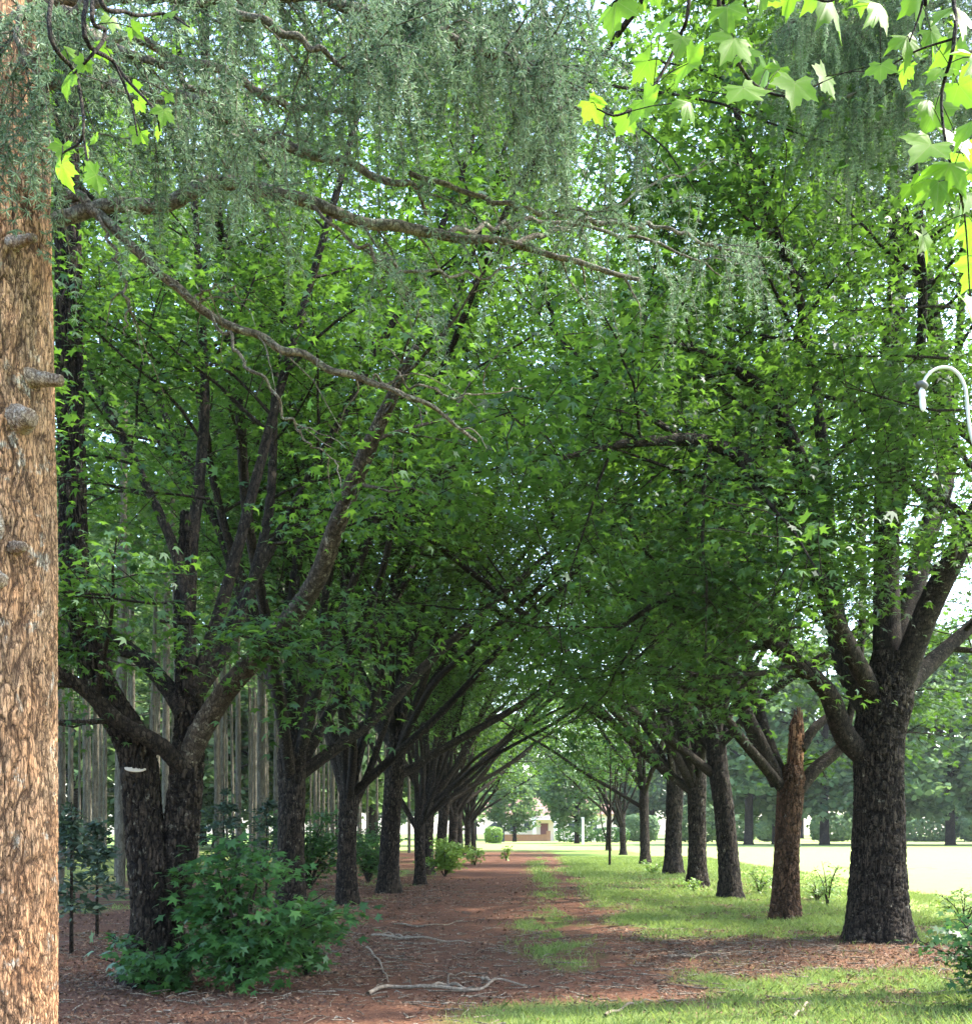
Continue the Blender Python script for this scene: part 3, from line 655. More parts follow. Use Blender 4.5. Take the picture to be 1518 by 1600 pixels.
RL = [(955, 20, 75), (1035, 40, 48), (1062, 70, 50), (1085, 108, 64), (1140, 70, 72), (1135, 22, 60), (1168, 86, 45), (1172, 150, 72), (1195, 130, 60), (1240, 145, 72), (1212, 118, 40), (1285, 130, 55), (1012, 172, 62), (1000, 108, 52), (932, 172, 46), (972, 198, 42), (1075, 168, 46), (1236, 3, 64), (1310, 18, 84), (1372, 8, 64), (1440, 8, 74), (1500, 18, 74), (1420, 70, 58), (1462, 62, 48), (1495, 95, 64), (1375, 112, 48), (1410, 116, 36), (1462, 110, 48), (1508, 150, 64), (1446, 160, 42), (1472, 186, 64), (1440, 236, 80), (1475, 272, 76), (1502, 226, 66), (1512, 312, 60), (1516, 372, 54), (1502, 340, 42), (1450, 384, 56), (1518, 430, 62), (1512, 480, 60), (1468, 300, 60), (1430, 300, 44), (1512, 262, 60), (1345, -10, 60), (1275, -14, 60), (1190, -8, 54), (890, -6, 40), (1020, -10, 50), (1500, 60, 50), (1530, 200, 70), (1535, 280, 70), (1530, 90, 64)]
LL = [(175, 38, 30), (213, 50, 28), (262, 20, 28), (297, 46, 24), (150, 76, 28), (156, 80, 30), (110, 80, 26), (100, 128, 46), (128, 104, 30), (212, 140, 24), (222, 166, 28), (255, 180, 34), (262, 152, 20), (215, 216, 32), (245, 206, 24), (97, 240, 36), (97, 272, 46), (140, 278, 42), (148, 220, 22), (134, 236, 20)]
twigs = [[(1100, -200), (1120, -60), (1130, 40), (1160, 110), (1190, 140), (1235, 150), (1285, 128)], [(1100, -200), (1080, -40), (1060, 60), (1010, 150), (965, 180), (932, 170)],
         [(1400, -200), (1480, -60), (1490, 60), (1470, 150), (1480, 240), (1505, 330), (1515, 470)], [(1400, -200), (1330, -60), (1240, -5)], [(1490, 60), (1430, 80), (1375, 112)],
         [(1000, -200), (975, -60), (955, 10)], [(1400, -200), (1440, -60), (1440, 5), (1420, 65)]]
ltw = [[(150, -160), (160, -40), (200, 20), (260, 22), (296, 42)], [(150, -160), (150, -20), (165, 50), (140, 90), (105, 125)], [(130, -160), (135, 0), (180, 100), (240, 170), (250, 205)], [(90, -160), (80, 0), (120, 120), (130, 210), (98, 240)], [(180, 100), (205, 160), (215, 212)], [(130, 210), (140, 270)]]
rng = np.random.default_rng(5); lf = MB(); pv, pf, pvein = plane_leaf()
def near_main(p): return bmain[np.argmin(np.linalg.norm(bmain - p, axis=1))]
for tset, leaves, dep in ((twigs, RL, 3.5), (ltw, LL, 3.0)):
    nodes = []; tw = MB()
    for t in tset:
        q3 = [P(a, c, dep + rng.normal(0, .05)) for a, c in t]
        if t[0][1] < -100: q3 = [near_main(q3[0])] + q3[1:]
        q = spline(q3, 26); tw.tube(q, np.linspace(.009 if t[0][1] < -100 else .004, .0025, 26), 6, False, crack=.1); nodes.append(q[6:])
    nodes = np.concatenate(nodes)
    for (px, py, sz) in leaves:
        dd = dep + rng.normal(0, .16); c = P(px, py, dd); s = sz * dd / F * .77
        nd = nodes[np.argmin(np.linalg.norm(nodes - c, axis=1))]
        up = c - nd; hd = unit(np.array([rng.normal(0, .6), rng.normal(-.2, .3), -1.0]) + .6 * unit(up))
        nrm = np.array([rng.normal(0, .5), -1.0 * rng.choice([1, 1, -1]) + rng.normal(0, .3), rng.uniform(.2, .9)])
        nrm = unit(nrm - (nrm @ hd) * hd); xx = np.cross(hd, nrm); base = c - hd * s * .4
        V = base + s * (pv[:, 0:1] * xx + pv[:, 1:2] * hd + (pv[:, 2:3] * rng.uniform(.5, 4.5) + .12 * rng.normal() * pv[:, 0:1] * pv[:, 1:2] + .18 * rng.uniform(-1, 1.6) * np.abs(pv[:, 0:1])) * nrm)
        lf.add(V, pf, tint=np.full(len(V), rng.uniform(.2, 1)), vein=pvein)
        tw.tube(spline([nd, (nd + base) / 2 + [0, 0, .01], base], 5), .0016, 4, False, crack=.1)
    tw.build('twig_spray', M['bark_limb'], plane, loc=pt)
lf.build('leaves', M['leaf_plane'], plane, loc=pt)
# more of its crown, up above the view
up = Grow(77, .11, 10, .4)
ub = MB()
for k, (a, e, z) in enumerate([(5.3, 40, 6.5), (4.0, 50, 7.2), (4.6, 45, 7), (5.0, 55, 8)]):
    q = up.path(pt + [0, .2, z], (math.cos(a) * math.cos(R(e)), math.sin(a) * math.cos(R(e)), math.sin(R(e))), 3.4, 8, .1, .02)
    bark_tube(ub, q, [.07, .04, .01], 8, 20, (.05, .1), .004, k); up.kids(ub, q, .05, .01, 2, 1.6, 6)
ub.build('upper_limb', M['bark_limb'], plane, loc=pt)
up.leaves().build('crown', M['leaf_plane'], plane, loc=pt)

# ------------------------------------------------------------------ bushes, saplings, weeds
def bush(name, base, h, wd, n, leaf, m, label, cat, seed, group=None, stems=7, depth=None, tmpl=STAR, shape=1.0):
    root = empty(name, base, label, cat, group); r = np.random.default_rng(seed); g = Grow(seed, leaf, 1, .1)
    sb = MB(); tips = []
    for k in range(stems):
        a = r.uniform(0, 6.28); rad = r.uniform(.2, 1) ** .6; end = base + np.array([math.cos(a) * wd / 2 * rad, math.sin(a) * (depth or wd) / 2 * rad, h * (1 - .55 * rad ** 2 * shape) * r.uniform(.75, 1.05)])
        q = spline([base - [0, 0, .03], base + (end - base) * [.35, .35, .6], end], 9); sb.tube(q, np.linspace(.012 * h + .004, .004, 9), 6, False, crack=.1)
        for j in range(6):
            t = r.uniform(.2, 1); p = q[int(t * 8)]; v = unit([r.normal(), r.normal(), .25]); l = r.uniform(.12, .34) * wd * .6
            b_ = spline([p, p + v * l * .5 + [0, 0, .03], p + v * l - [0, 0, .02]], 5); sb.tube(b_, np.linspace(.005, .0025, 5), 4, False, crack=.1)
            tips.append(b_)
    sb.build('stems', M['bark_limb'], root, loc=base)
    per = max(1, n // len(tips)); mb = MB(); cs = []; hd = []
    for b_ in tips:
        t = r.uniform(.1, 1.1, per)[:, None]; c = b_[0] + (b_[-1] - b_[0]) * t + r.normal(0, 1, (per, 3)) * np.array([.07, .07, .035]) * (wd ** .5) * 1.3
        cs.append(c); hd.append(np.broadcast_to(b_[-1] - base, c.shape))
    c = np.concatenate(cs); hd = np.concatenate(hd); k = c[:, 2] > base[2] + .02; c, hd = c[k], hd[k]; nn = len(c)
    nr = r.normal(0, .4, (nn, 3)) + [0, -.25, 1.0]; yaw = np.arctan2(hd[:, 1], hd[:, 0]) + r.normal(0, .8, nn)
    put_leaves(mb, tmpl, c, nr, yaw, leaf * r.uniform(.6, 1.3, nn), tint=np.clip(r.normal(.45, .27, nn), 0, 1))
    mb.build('leaves', m, root, loc=base)
    return root
def gp(px, py, d=None):                             # point on the ground below a pixel
    if d is None: d = F * EYE / (py - HY)
    x = (px - VX) * d / F; return np.array([x, d, float(gh(x, d))])
bush('maple_bush', gp(375, 1550), 1.75, 2.3, 2300, .085, M['leaf_bush'], 'dense bush of green maple leaves at the foot of the nearest left tree', 'bush', 61, stems=16, depth=1.5)
bush('maple_bush', gp(480, 1525), .95, .95, 480, .085, M['leaf_bush'], 'low spreading maple shoots leaning out over the path edge', 'bush', 62, stems=8)
bush('maple_bush', gp(250, 1548), 1.0, 1.2, 700, .08, M['leaf_bush'], 'small maple shoots hiding the left tree base', 'bush', 63, stems=7)
bush('leafy_shrub', np.array([-6.0, 27.5, float(gh(-6, 27.5))]), 2.6, 3.6, 2600, .1, M['leaf_bush'], 'green understory shrub between the second and third left trunks', 'shrub', 64, stems=16)
bush('leafy_shrub', np.array([-5.0, 31.5, float(gh(-5, 31.5))]), 2.3, 2.6, 1800, .1, M['leaf_bush'], 'green shrub seen behind the Y forked left tree', 'shrub', 65, stems=12)
bush('roadside_bush', np.array([-2.95, 35, float(gh(-2.95, 35))]), 1.7, 1.9, 1700, .1, M['leaf_bright'], 'bright yellow green bush at the left path edge', 'bush', 66, stems=12)
bush('weed_clump', gp(790, 1345), 1.0, .8, 130, .12, M['leaf_bright'], 'pale weed sprig growing in the middle of the far path', 'weed', 67, stems=4)
bush('weed_clump', gp(742, 1352), 1.0, 1.3, 260, .12, M['leaf_bright'], 'pale low weeds on the far left path edge', 'weed', 68, stems=6)
bush('dark_shrub', gp(1562, 1560, 8.9), 1.2, 1.4, 1100, .06, M['leaf_bush'], 'dark leafy shrub at the right edge of the foreground', 'shrub', 69, stems=12)
bush('sapling', gp(1292, 1418), 1.1, .7, 150, .06, M['leaf_bright'], 'thin weedy sapling between the broken tree and the big right tree', 'sapling', 70, stems=4, shape=.3)
bush('weed_clump', gp(1275, 1408), .6, 1.6, 420, .055, M['leaf_bright'], 'low leafy weeds around the sapling behind the broken tree', 'weed', 71, stems=9)
bush('weed_clump', gp(1185, 1398), .75, 1.1, 300, .06, M['leaf_bright'], 'low leafy weeds between the third right trunk and the broken tree', 'weed', 72, stems=7)
bush('weed_clump', gp(1085, 1390, 27), .5, .8, 160, .07, M['leaf_bright'], 'small weeds at the foot of the fourth right trunk', 'weed', 73, stems=5)
bush('weed_clump', gp(1020, 1362, 38), .7, 1.1, 160, .09, M['leaf_bright'], 'yellow green weeds between the fifth and sixth right trunks', 'weed', 74, stems=5)
bush('weed_clump', gp(1505, 1440, 17), .7, 1.3, 260, .06, M['leaf_bright'], 'sunlit weeds at the lawn edge right of the big tree', 'weed', 75, stems=7)

def spruce(base, h, wd, label, seed, n=900):
    root = empty('young_conifer', base, label, 'conifer', 'dark young conifers under the left trees'); r = np.random.default_rng(seed)
    tb = MB(); tb.tube([base - [0, 0, .05], base + [0, 0, h * .5], base + [0, 0, h]], [.03, .02, .006], 8, crack=.1); tb.build('trunk', M['bark_limb'], root, loc=base)
    mb = MB(); c = []; hd = []
    for k in range(34):
        t = r.uniform(.28, 1); a = r.uniform(0, 6.28); l = wd / 2 * (1.15 - t) * r.uniform(.7, 1.2); p = base + np.array([0, 0, h * t])
        u = r.uniform(.1, 1, n // 34)[:, None]; e = np.array([math.cos(a) * l, math.sin(a) * l, -.15 * l])
        c.append(p + e * u + r.normal(0, .05, (n // 34, 3))); hd.append(np.full(n // 34, a))
    c = np.concatenate(c); a = np.concatenate(hd); nn = len(c)
    put_leaves(mb, (DIAM[0] * [.55, 1, 1], DIAM[1]), c, r.normal(0, .5, (nn, 3)) + [0, 0, 1], a + r.normal(0, .5, nn), .10 * r.uniform(.6, 1.3, nn), tint=r.uniform(0, 1, nn))
    mb.build('needles', M['needle_dark'], root, loc=base)
spruce(gp(112, 1455, 13.5), 2.0, 1.3, 'dark young conifer just right of the big orange barked trunk', 81)
spruce(gp(152, 1445, 15.5), 1.7, 1.2, 'smaller dark conifer left of the double stemmed tree', 82)
spruce(np.array([-7.2, 24, 0]), 2.9, 2.3, 'dark conifer behind the maple bush, left of the second trunk', 83, 1600)
spruce(np.array([-6.1, 23.6, 0]), 2.3, 1.8, 'shorter dark conifer touching the second left trunk', 84, 1200)

# slim sapling and pale post by the path
sb = gp(952, 1354, 44.9); root = empty('sapling', sb, 'slim dark upright sapling standing alone on the right verge', 'sapling')
tb = MB(); tb.tube(spline([sb - [0, 0, .1], sb + [.02, 0, 2.5], sb + [.05, 0, 5.4]], 12), np.linspace(.06, .03, 12), 8, crack=.2)
tb.tube(spline([sb + [-.05, 0, .9], sb + [-.35, 0, 1.9], sb + [-.45, .1, 3.2]], 8), np.linspace(.035, .015, 8), 6, crack=.2); tb.build('trunk', M['bark'], root, loc=sb)
g = Grow(88, .12, 12, .3); tb = MB()
for a in range(5):
    q = g.path(sb + [0.03, 0, 3.4 + .35 * a], (math.cos(a * 1.4), math.sin(a * 1.4), .5), 1.2, 4, .1, 0); tb.tube(q, np.linspace(.02, .006, 5), 5, False, crack=.2); g.kids(tb, q, .02, .006, 3, .8, 4)
tb.build('branches', M['bark_limb'], root, loc=sb); g.leaves().build('crown', M['leaf'], root, loc=sb)
pb = gp(910, 1319); pm = MB(); pm.tube([pb - [0, 0, .2], pb + [0, 0, 2.9]], .13, 12); pm.box(pb + [0, 0, 2.98], (.34, .34, .16))
o = pm.build('gate_post', M['white'], loc=pb, smooth=False); o.location = pb; tag(o, 'pale white post standing in front of the dark hedge', 'post')

# ------------------------------------------------------------------ lamp at the right edge
lb_ = gp(1540, 1500, 9.2); lamp = empty('street_lamp', lb_, 'swan necked street lamp with white bulb at the right edge among leaves', 'lamp')
d = 9.2
topp = P(1510, 640, d)
pm = MB(); arc = [P(1512, 655, d), P(1508, 612, d), P(1500, 590, d), P(1487, 577, d), P(1472, 574, d), P(1458, 578, d), P(1447, 588, d), P(1441, 599, d)]
pm.tube(spline([P(1540, 765, d), P(1534, 728, d), P(1519, 690, d)] + arc, 50), .0145, 12); pm.build('arm', M['metal'], lamp, loc=lb_)
pm = MB(); pm.tube([lb_ - [0, 0, .2], lb_ + [0, 0, 2.5], P(1540, 760, d)], [.07, .055, .04], 12); pm.build('pole', M['metal_dark'], lamp, loc=lb_)
pm = MB(); pm.tube([P(1442, 596, d), P(1440.5, 600, d), P(1438, 606, d)], [.02, .054, .05], 18); pm.build('cap', M['metal_dark'], lamp, loc=lb_)
pm = MB(); pm.tube(spline([P(1439, 606, d), P(1439.5, 616, d), P(1440, 626, d), P(1441, 636, d), P(1441.5, 643, d)], 16), [.014, .021, .027, .03, .028, .024, .022, .024, .026, .027, .027, .026, .024, .02, .014, .006], 16); pm.build('bulb', M['white'], lamp, loc=lb_)

# ------------------------------------------------------------------ pine plantation behind the left row
def pine_proto(seed, H, r):
    root = empty('plantation_pine', (0, 0, 0)); rg = np.random.default_rng(seed); tb = MB()
    lx_, ly_ = rg.normal(0, .25, 2)
    bark_tube(tb, [(0, 0, -.2), (lx_ * .3, ly_ * .3, H * .4), (lx_, ly_, H)], [r, r * .8, r * .2], 14, 90, (.06, .3), .012, seed)
    for k in range(16):
        z = rg.uniform(2.5, H * .55); a = rg.uniform(0, 6.28); l = rg.uniform(.3, 1.1)
        tb.tube([(0, 0, z), (math.cos(a) * l, math.sin(a) * l, z + rg.uniform(-.2, .1))], [.012, .005], 4, False, crack=.2)
    tb.build('trunk', M['bark_pine'], root)
    mb = MB(); c = []; n = 26
    for k in range(30):
        z = H * rg.uniform(.58, 1.02); a = rg.uniform(0, 6.28); l = 2.3 * (1.12 - (z / H - .58) / .5) * rg.uniform(.5, 1.1)
        u = rg.uniform(.2, 1, n)[:, None]; c.append(np.array([lx_, ly_, z]) + u * np.array([math.cos(a) * l, math.sin(a) * l, .25 * l]) + rg.normal(0, .16, (n, 3)))
    c = np.concatenate(c); nn = len(c)
    put_leaves(mb, DIAM, c, rg.normal(0, .6, (nn, 3)) + [0, 0, 1], rg.uniform(0, 6.28, nn), .27 * rg.uniform(.6, 1.3, nn), tint=rg.uniform(0, 1, nn))
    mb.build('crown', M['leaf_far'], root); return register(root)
pines = [pine_proto(301 + k, 17 + k, .085 + .012 * k) for k in range(4)]
rg = np.random.default_rng(9); cnt = 0
for row in range(17):
    for colm in range(17):
        y = 17 + row * 3.4 + rg.normal(0, .5); x = -9.0 - colm * 2.1 - (row % 2) * 1.0 + rg.normal(0, .4)
        px = VX + x / y * F
        if px < -60 or (x > -9 and y < 20): continue
        if rg.uniform() < .12: continue
        s = rg.uniform(.8, 1.1); cnt += 1
        place(pines[cnt % 4], used, x, y, rg.uniform(0, 6.28), s, 'slender pale trunked pine in the close plantation behind the left row', 'pine tree', 'pines of the plantation', z=0)

# ------------------------------------------------------------------ far end: house, wall, shed, hedges, trees
M['plaster'] = plain('pale pink wall', (.80, .66, .60), .85, .15, .8)
M['brick'] = plain('red brick', (.34, .17, .12), .9, .3, 3); M['roof'] = plain('roof', (.2, .11, .09), .9, .3, 2)
M['door'] = plain('dark red door', (.16, .05, .055), .6, .2); M['slate'] = plain('slate', (.06, .07, .09), .8, .25, 2)
M['glass'] = plain('window glass', (.05, .06, .07), .15, .1)
hb = np.array([2.6, 152.0, 0.0]); house = empty('brick_house', hb, 'pale pink house with dark red door at the end of the avenue', 'house')
m = MB(); m.box(hb + [0, 4, 1.9], (19, 8, 4.2)); m.build('wall', M['plaster'], house, False, hb)
m = MB(); m.add(np.array([[-10, -.6, 3.95], [10, -.6, 3.95], [10, 8.6, 3.95], [-10, 8.6, 3.95], [-9, 4, 6.6], [9, 4, 6.6]]) + hb, [np.array([[0, 1, 5, 4], [2, 3, 4, 5]]), np.array([[1, 2, 5], [3, 0, 4]])]); m.build('roof', M['roof'], house, False, hb)
m = MB(); m.box(hb + [-.7, -.05, 1.3], (1.15, .14, 2.6)); m.build('door', M['door'], house, False, hb)
for xx in (-5.8, -3.2, 3.4, 6.6):
    m = MB(); m.box(hb + [xx, -.04, 2.2], (1.2, .12, 1.5)); fr = m.build('window', M['white'], house, False, hb)
    m = MB(); m.box(hb + [xx, -.09, 2.2], (1.0, .06, 1.3)); m.build('pane', M['glass'], fr, False, hb)
for xx in (-2.2, .9):
    m = MB(); m.tube([hb + [xx, -1.6, 0], hb + [xx, -1.6, 3.1]], .26, 14); m.build('porch_column', M['white'], house, True, hb)
m = MB(); m.box(hb + [-.65, -.9, 3.22], (4.2, 2.0, .24)); m.build('porch_roof', M['white'], house, False, hb)
wb = np.array([-1.2, 146.0, 0]); m = MB(); m.box(wb + [0, 0, .45], (7.2, .4, .9)); m.box(wb + [0, 0, .94], (7.4, .5, .08)); m.box(wb + [-3.6, 0, .75], (.6, .6, 1.5)); m.box(wb + [3.6, 0, .75], (.6, .6, 1.5))
o = m.build('garden_wall', M['brick'], None, False, wb); o.location = wb; tag(o, 'low red brick garden wall in front of the pale house', 'wall')
sb_ = np.array([-5.0, 140.0, 0]); shed = empty('shed', sb_, 'small dark slate gabled shed left of the house beyond the left row', 'shed')
m = MB(); m.box(sb_ + [0, 0, .8], (2.6, 2.6, 1.6)); m.build('wall', M['slate'], shed, False, sb_)
m = MB(); m.add(np.array([[-1.5, -1.5, 1.55], [1.5, -1.5, 1.55], [1.5, 1.5, 1.55], [-1.5, 1.5, 1.55], [0, -1.5, 2.7], [0, 1.5, 2.7]]) + sb_, [np.array([[1, 2, 5, 4], [3, 0, 4, 5]]), np.array([[0, 1, 4], [2, 3, 5]])]); m.build('roof', M['slate'], shed, False, sb_)

def hedge(c, d, label, seed, m='leaf_bush', name='hedge'):
    c = np.array(c, float); r = np.random.default_rng(seed); root = empty(name, c, label, 'hedge', 'shrubs along the far lawn edge' if name == 'lawn_shrub' else None); mb = MB(); n = 2200 if name == 'lawn_shrub' else 900
    u = r.uniform(-1, 1, (n, 3)); u /= np.maximum(.001, np.max(np.abs(u) ** 1, axis=1))[:, None]; u *= r.uniform(.75, 1.05, n)[:, None]
    q = np.linalg.norm(u, axis=1)[:, None]; u = u / q ** .55
    p = c + u * np.array(d) / 2 + [0, 0, d[2] / 2]; p[:, 2] = np.maximum(p[:, 2], c[2] + .03)
    put_leaves(mb, DIAM, p, u + r.normal(0, .4, (n, 3)), r.uniform(0, 6.28, n), (.42 if name == 'lawn_shrub' else .26) * r.uniform(.6, 1.3, n), tint=r.uniform(0, 1, n))
    mb.build('leaves', M[m], root, loc=c)
    sm = MB()
    for k in range(7): x = (k / 6 - .5) * d[0] * .8; sm.tube([c + [x, 0, -.05], c + [x * 1.03, .05, d[2] * .7]], [.05, .02], 6, crack=.1)
    sm.build('stems', M['bark'], root, loc=c)
hedge((5.6, 132, 0), (5.2, 2.2, 1.9), 'dark rounded hedge in front of the house, behind the white post', 401)
hedge((10.2, 130, 0), (4.6, 2.2, 2.0), 'green hedge right of the white post', 402)
hedge((-4.6, 124, 0), (2.2, 2.2, 2.0), 'small bright rounded bush beside the far left trunks', 403, 'leaf_bright', 'round_bush')
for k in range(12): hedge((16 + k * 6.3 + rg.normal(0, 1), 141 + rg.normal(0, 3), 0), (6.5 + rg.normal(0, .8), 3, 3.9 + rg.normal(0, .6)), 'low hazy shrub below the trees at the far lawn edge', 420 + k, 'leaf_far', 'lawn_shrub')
hedge((45, 190, 0), (9, 3, 2.6), 'clipped teal hedge at the far lawn edge left of the broken tree', 404)

def far_tree(seed, H, rad, low):
    root = empty('distant_tree', (0, 0, 0)); r = np.random.default_rng(seed); tb = MB()
    bark_tube(tb, [(0, 0, -.2), (0, 0, H * .35), (.3, .2, H * .9)], [.5, .38, .06], 16, 40, (.15, .5), .04, seed, .4)
    for k in range(9):
        a = r.uniform(0, 6.28); z = H * r.uniform(.2, .6); l = rad * r.uniform(.5, .9)
        tb.tube(spline([(0, 0, z), (math.cos(a) * l * .5, math.sin(a) * l * .5, z + l * .3), (math.cos(a) * l, math.sin(a) * l, z + l * .45)], 7), np.linspace(.16, .04, 7), 6, False, crack=.3)
    tb.build('trunk', M['bark'], root)
    c = []
    for k in range(90):
        v = unit(r.normal(0, 1, 3)) * r.uniform(.35, 1) ** .5; p = np.array([v[0] * rad, v[1] * rad, low + (H - low) * (.5 + .5 * v[2])])
        c.append(p + r.normal(0, 1, (80, 3)) * np.array([.8, .8, .5]))
    c = np.concatenate(c); n = len(c); mb = MB()
    put_leaves(mb, DIAM, c, r.normal(0, .6, (n, 3)) + [0, 0, .9], r.uniform(0, 6.28, n), 0.62 * r.uniform(.6, 1.3, n), tint=np.clip(r.normal(.5, .3, n), 0, 1))
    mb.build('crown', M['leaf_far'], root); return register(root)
fars = [far_tree(501, 22, 7.5, 2.4), far_tree(502, 26, 8.5, 3.0), far_tree(503, 18, 6.5, 2.0)]
spots = []
for k in range(17): spots.append((18 + k * 9.5 + rg.normal(0, 2), 205 + rg.normal(0, 8) - (k % 2) * 14, rg.uniform(.85, 1.15)))
for k in range(8): spots.append((62 + k * 8 + rg.normal(0, 2), 150 + rg.normal(0, 6), rg.uniform(.8, 1.0)))
for k in range(12): spots.append((22 + k * 4.6 + rg.normal(0, .8), 112 + rg.normal(0, 5), rg.uniform(.9, 1.05)))
for k in range(11): spots.append((-42 + k * 8 + rg.normal(0, 2), 178 + rg.normal(0, 6), rg.uniform(.9, 1.2)))
for k in range(6): spots.append((-9 - k * 6.5, 100 + rg.normal(0, 5) + k * 3, rg.uniform(.8, 1.0)))
for k in range(9): spots.append((-16 - k * 5.0, 84 + rg.normal(0, 3), rg.uniform(.8, 1.0)))
for i, (x, y, s) in enumerate(spots):
    a, lab = ('trees beyond the lawn', 'hazy blue green tree in the line beyond the bright lawn') if i < 34 else (('trees behind the house', 'tall green tree rising behind the pale house') if i < 45 else ('trees closing the left side', 'leafy tree closing the view behind the pine plantation'))
    place(fars[i % 3], used, x, y, rg.uniform(0, 6.28), s, lab, 'tree', a, z=0)
place(fars[2], used, -2.3, 140, 2.0, .55, 'pale green tree overhanging the left end of the house beside the shed', 'tree', None, z=0)
place(fars[2], used, 5.4, 122, 1.0, .62, 'brown trunked tree standing at the hedge before the house', 'tree', None, z=0)

# ------------------------------------------------------------------ ground cover: grass, dead leaves, twigs
rg = np.random.default_rng(77)
def scatter(n, x0, x1, y0, y1): return rg.uniform(x0, x1, n), rg.uniform(y0, y1, n)
mb = MB()
for (n, x0, x1, y0, y1, h, wd) in ((120000, -3.5, 8, 7.6, 15, .075, .006), (110000, -1, 9.5, 13, 26, .085, .009), (70000, -1, 10, 24, 60, .10, .02), (26000, -9, -2.5, 12, 40, .10, .010)):
    x, y = scatter(n, x0, x1, y0, y1); k = rg.uniform(0, 1, n) < grassy(x, y) ** 1.5; x, y = x[k], y[k]; n = len(x)
    z = gh(x, y); a = rg.uniform(0, 6.28, n); hh = h * rg.uniform(.4, 1.3, n); le = rg.normal(0, .6, (n, 2)) * hh[:, None]
    p = np.stack([x, y, z], 1); s = np.stack([np.cos(a), np.sin(a), 0 * a], 1) * wd / 2
    mid = p + np.stack([le[:, 0] * .4, le[:, 1] * .4, hh * .6], 1); tip = p + np.stack([le[:, 0], le[:, 1], hh], 1)
    V = np.stack([p - s, p + s, mid + s * .8, tip, mid - s * .8], 1)
    mb.add(V.reshape(-1, 3), np.arange(n * 5).reshape(-1, 5), tint=np.repeat(np.clip(rg.normal(.5, .28, n), 0, 1), 5))
tag(mb.build('grass', M['grass']), 'short green grass on the verge and in the path strip', 'grass', kind='stuff')
mb = MB()
for (n, x0, x1, y0, y1, sz) in ((80000, -6.5, 8, 7.2, 16, .026), (44000, -9, 8, 15, 34, .038)):
    x, y = scatter(n, x0, x1, y0, y1); k = rg.uniform(0, 1, n) < (1 - .5 * grassy(x, y)) * (.12 + .88 * sstep(-.06, .12, np.maximum(np.abs(x + .6) - 1.0, 0) / 5 + 1.2 * (fbm(x * 1.2, y * 1.2, 55) - .5) + .6 * (fbm(x * 4, y * 4, 56) - .5))) * (1 - .75 * np.exp(-((x + 1.35 + .2 * np.sin(y * .3)) / .38) ** 2)) * (1 - .75 * np.exp(-((x - .85) / .3) ** 2)); x, y = x[k], y[k]; n = len(x)
    p = np.stack([x, y, gh(x, y) + .004 + rg.uniform(0, .010, n)], 1)
    put_leaves(mb, STAR, p, rg.normal(0, .6, (n, 3)) + [0, 0, 1], rg.uniform(0, 6.28, n), sz * rg.uniform(.35, 1.1, n) ** 1.0 * rg.choice([1, 1, 1, 1.7], n), tint=rg.uniform(0, 1, n))
tag(mb.build('leaf_litter', M['litter']), 'brown dead leaves strewn on the earth', 'dead leaves', kind='stuff')
mb = MB()
for k in range(4200):
    y = rg.uniform(7.5, 30) if k % 3 else rg.uniform(7.5, 16); x = rg.uniform(-7, 4) if k % 4 else rg.uniform(1, 7)
    if grassy(np.array([x]), np.array([y]))[0] > .7: continue
    a = rg.normal(0, .7) if rg.uniform() < .6 else rg.uniform(0, 6.28); l = rg.uniform(.05, .16) if k % 5 else rg.uniform(.15, .45); q = np.array([[x, y, 0], [x + math.cos(a) * l * .5 + rg.normal(0, .02), y + math.sin(a) * l * .5 + rg.normal(0, .02), 0], [x + math.cos(a) * l, y + math.sin(a) * l, 0]])
    q[:, 2] = gh(q[:, 0], q[:, 1]) + .016 + rg.uniform(0, .03, 3); mb.tube(q, np.array([1, .9, .55]) * rg.uniform(.003, .0085), 4, False, crack=.2)
tag(mb.build('twig_litter', M['stick']), 'thin fallen twigs scattered over the reddish earth', 'twigs', kind='stuff')
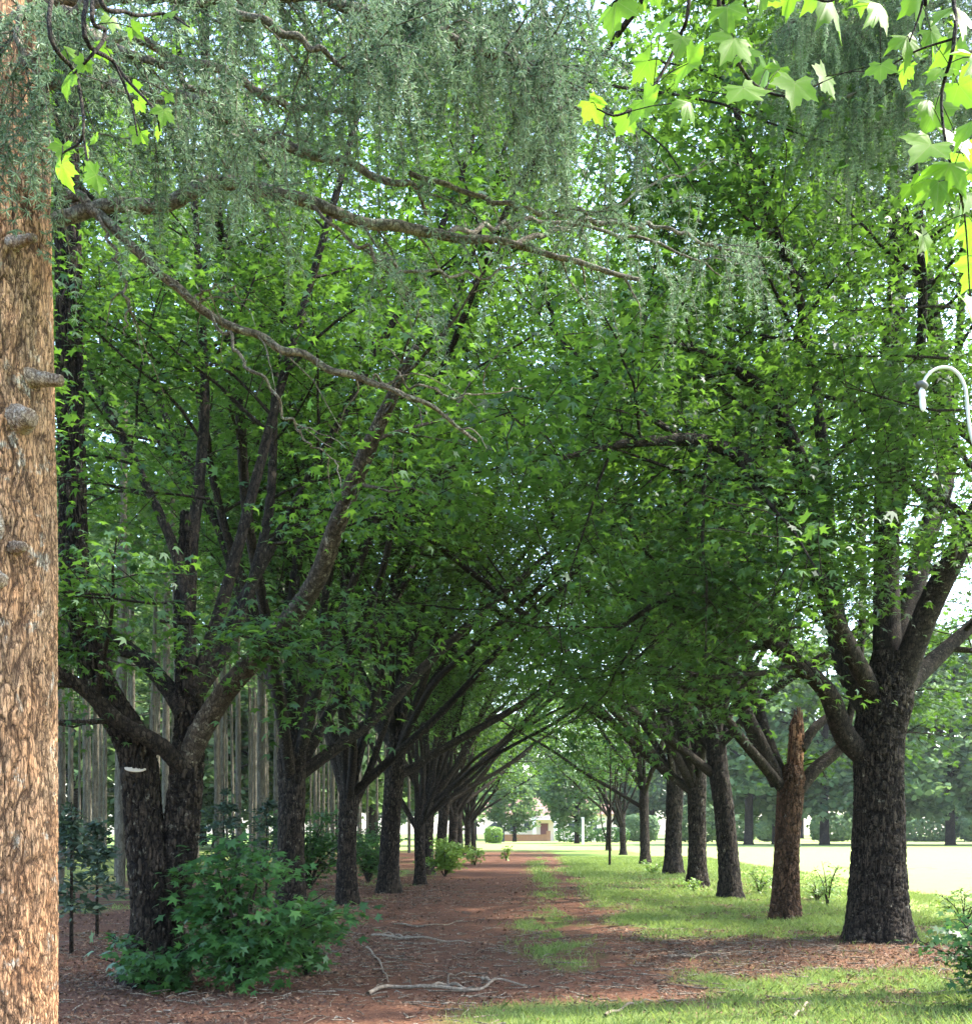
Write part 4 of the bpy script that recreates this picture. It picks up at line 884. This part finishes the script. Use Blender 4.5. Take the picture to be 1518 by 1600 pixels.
sticks = [  # pixel paths on the ground, thickness, label
    ([[(575, 1563), (610, 1550), (660, 1552), (740, 1556), (775, 1543), (822, 1550)], [(775, 1543), (757, 1540), (752, 1536)], [(740, 1556), (700, 1548), (660, 1553)]], .02, 'long pale forked branch lying across the foreground path'),
    ([[(572, 1482), (590, 1500), (600, 1525), (607, 1542)]], .012, 'thin pale stick pointing up the path behind the forked branch'),
    ([[(580, 1462), (640, 1466), (700, 1470), (735, 1472)], [(640, 1466), (600, 1458)]], .018, 'pale straight branch lying across the path beyond the forked one'),
    ([[(615, 1446), (680, 1448), (730, 1440)]], .015, 'bent grey stick on the path left side, farthest of the sticks'),
    ([[(1240, 1597), (1260, 1575), (1268, 1572)]], .012, 'short pale stick standing out in the right foreground grass'),
    ([[(945, 1592), (985, 1577), (1020, 1570)]], .013, 'pale stick at the grass edge right of the forked branch'),
    ([[(700, 1548), (703, 1530), (735, 1525)]], .011, 'hooked stick leaning just behind the middle of the forked branch'),
    ([[(1045, 1500), (1110, 1494), (1190, 1488)], [(1110, 1494), (1140, 1502)]], .014, 'dark long stick in the brown mulch left of the big tree')]
for paths, r, lab in sticks:
    mb = MB(); c0 = gp(*paths[0][0])
    for j, pth in enumerate(paths):
        q = spline([gp(*p) for p in pth], 20); q[:, 2] = gh(q[:, 0], q[:, 1]) + r * .8 + .02 + .014 * np.sin(np.arange(20) * .9 + j)
        bark_tube(mb, q, [r * (1 if j == 0 else .75), r * .85, r * .4], 9, 60, (.02, .07), r * .15, j + 3, lump=.12)
    o = mb.build('fallen_branch', M['stick_pale' if 'pale' in lab else 'stick'], loc=c0); o.location = c0; tag(o, lab, 'stick', 'sticks fallen on the path')

# ------------------------------------------------------------------ the air
hm, ht, hbs, hout = mat('haze'); ht.nodes.remove(hbs)
pv_ = N(ht, 'ShaderNodeVolumePrincipled'); pv_.inputs['Density'].default_value = .00016; pv_.inputs['Color'].default_value = (.86, .93, 1, 1); pv_.inputs['Anisotropy'].default_value = .2
ht.links.new(pv_.outputs[0], hout.inputs['Volume'])
mb = MB(); mb.box((0, 150, 16), (900, 620, 36)); tag(mb.build('haze', hm, None, False), kind='stuff')
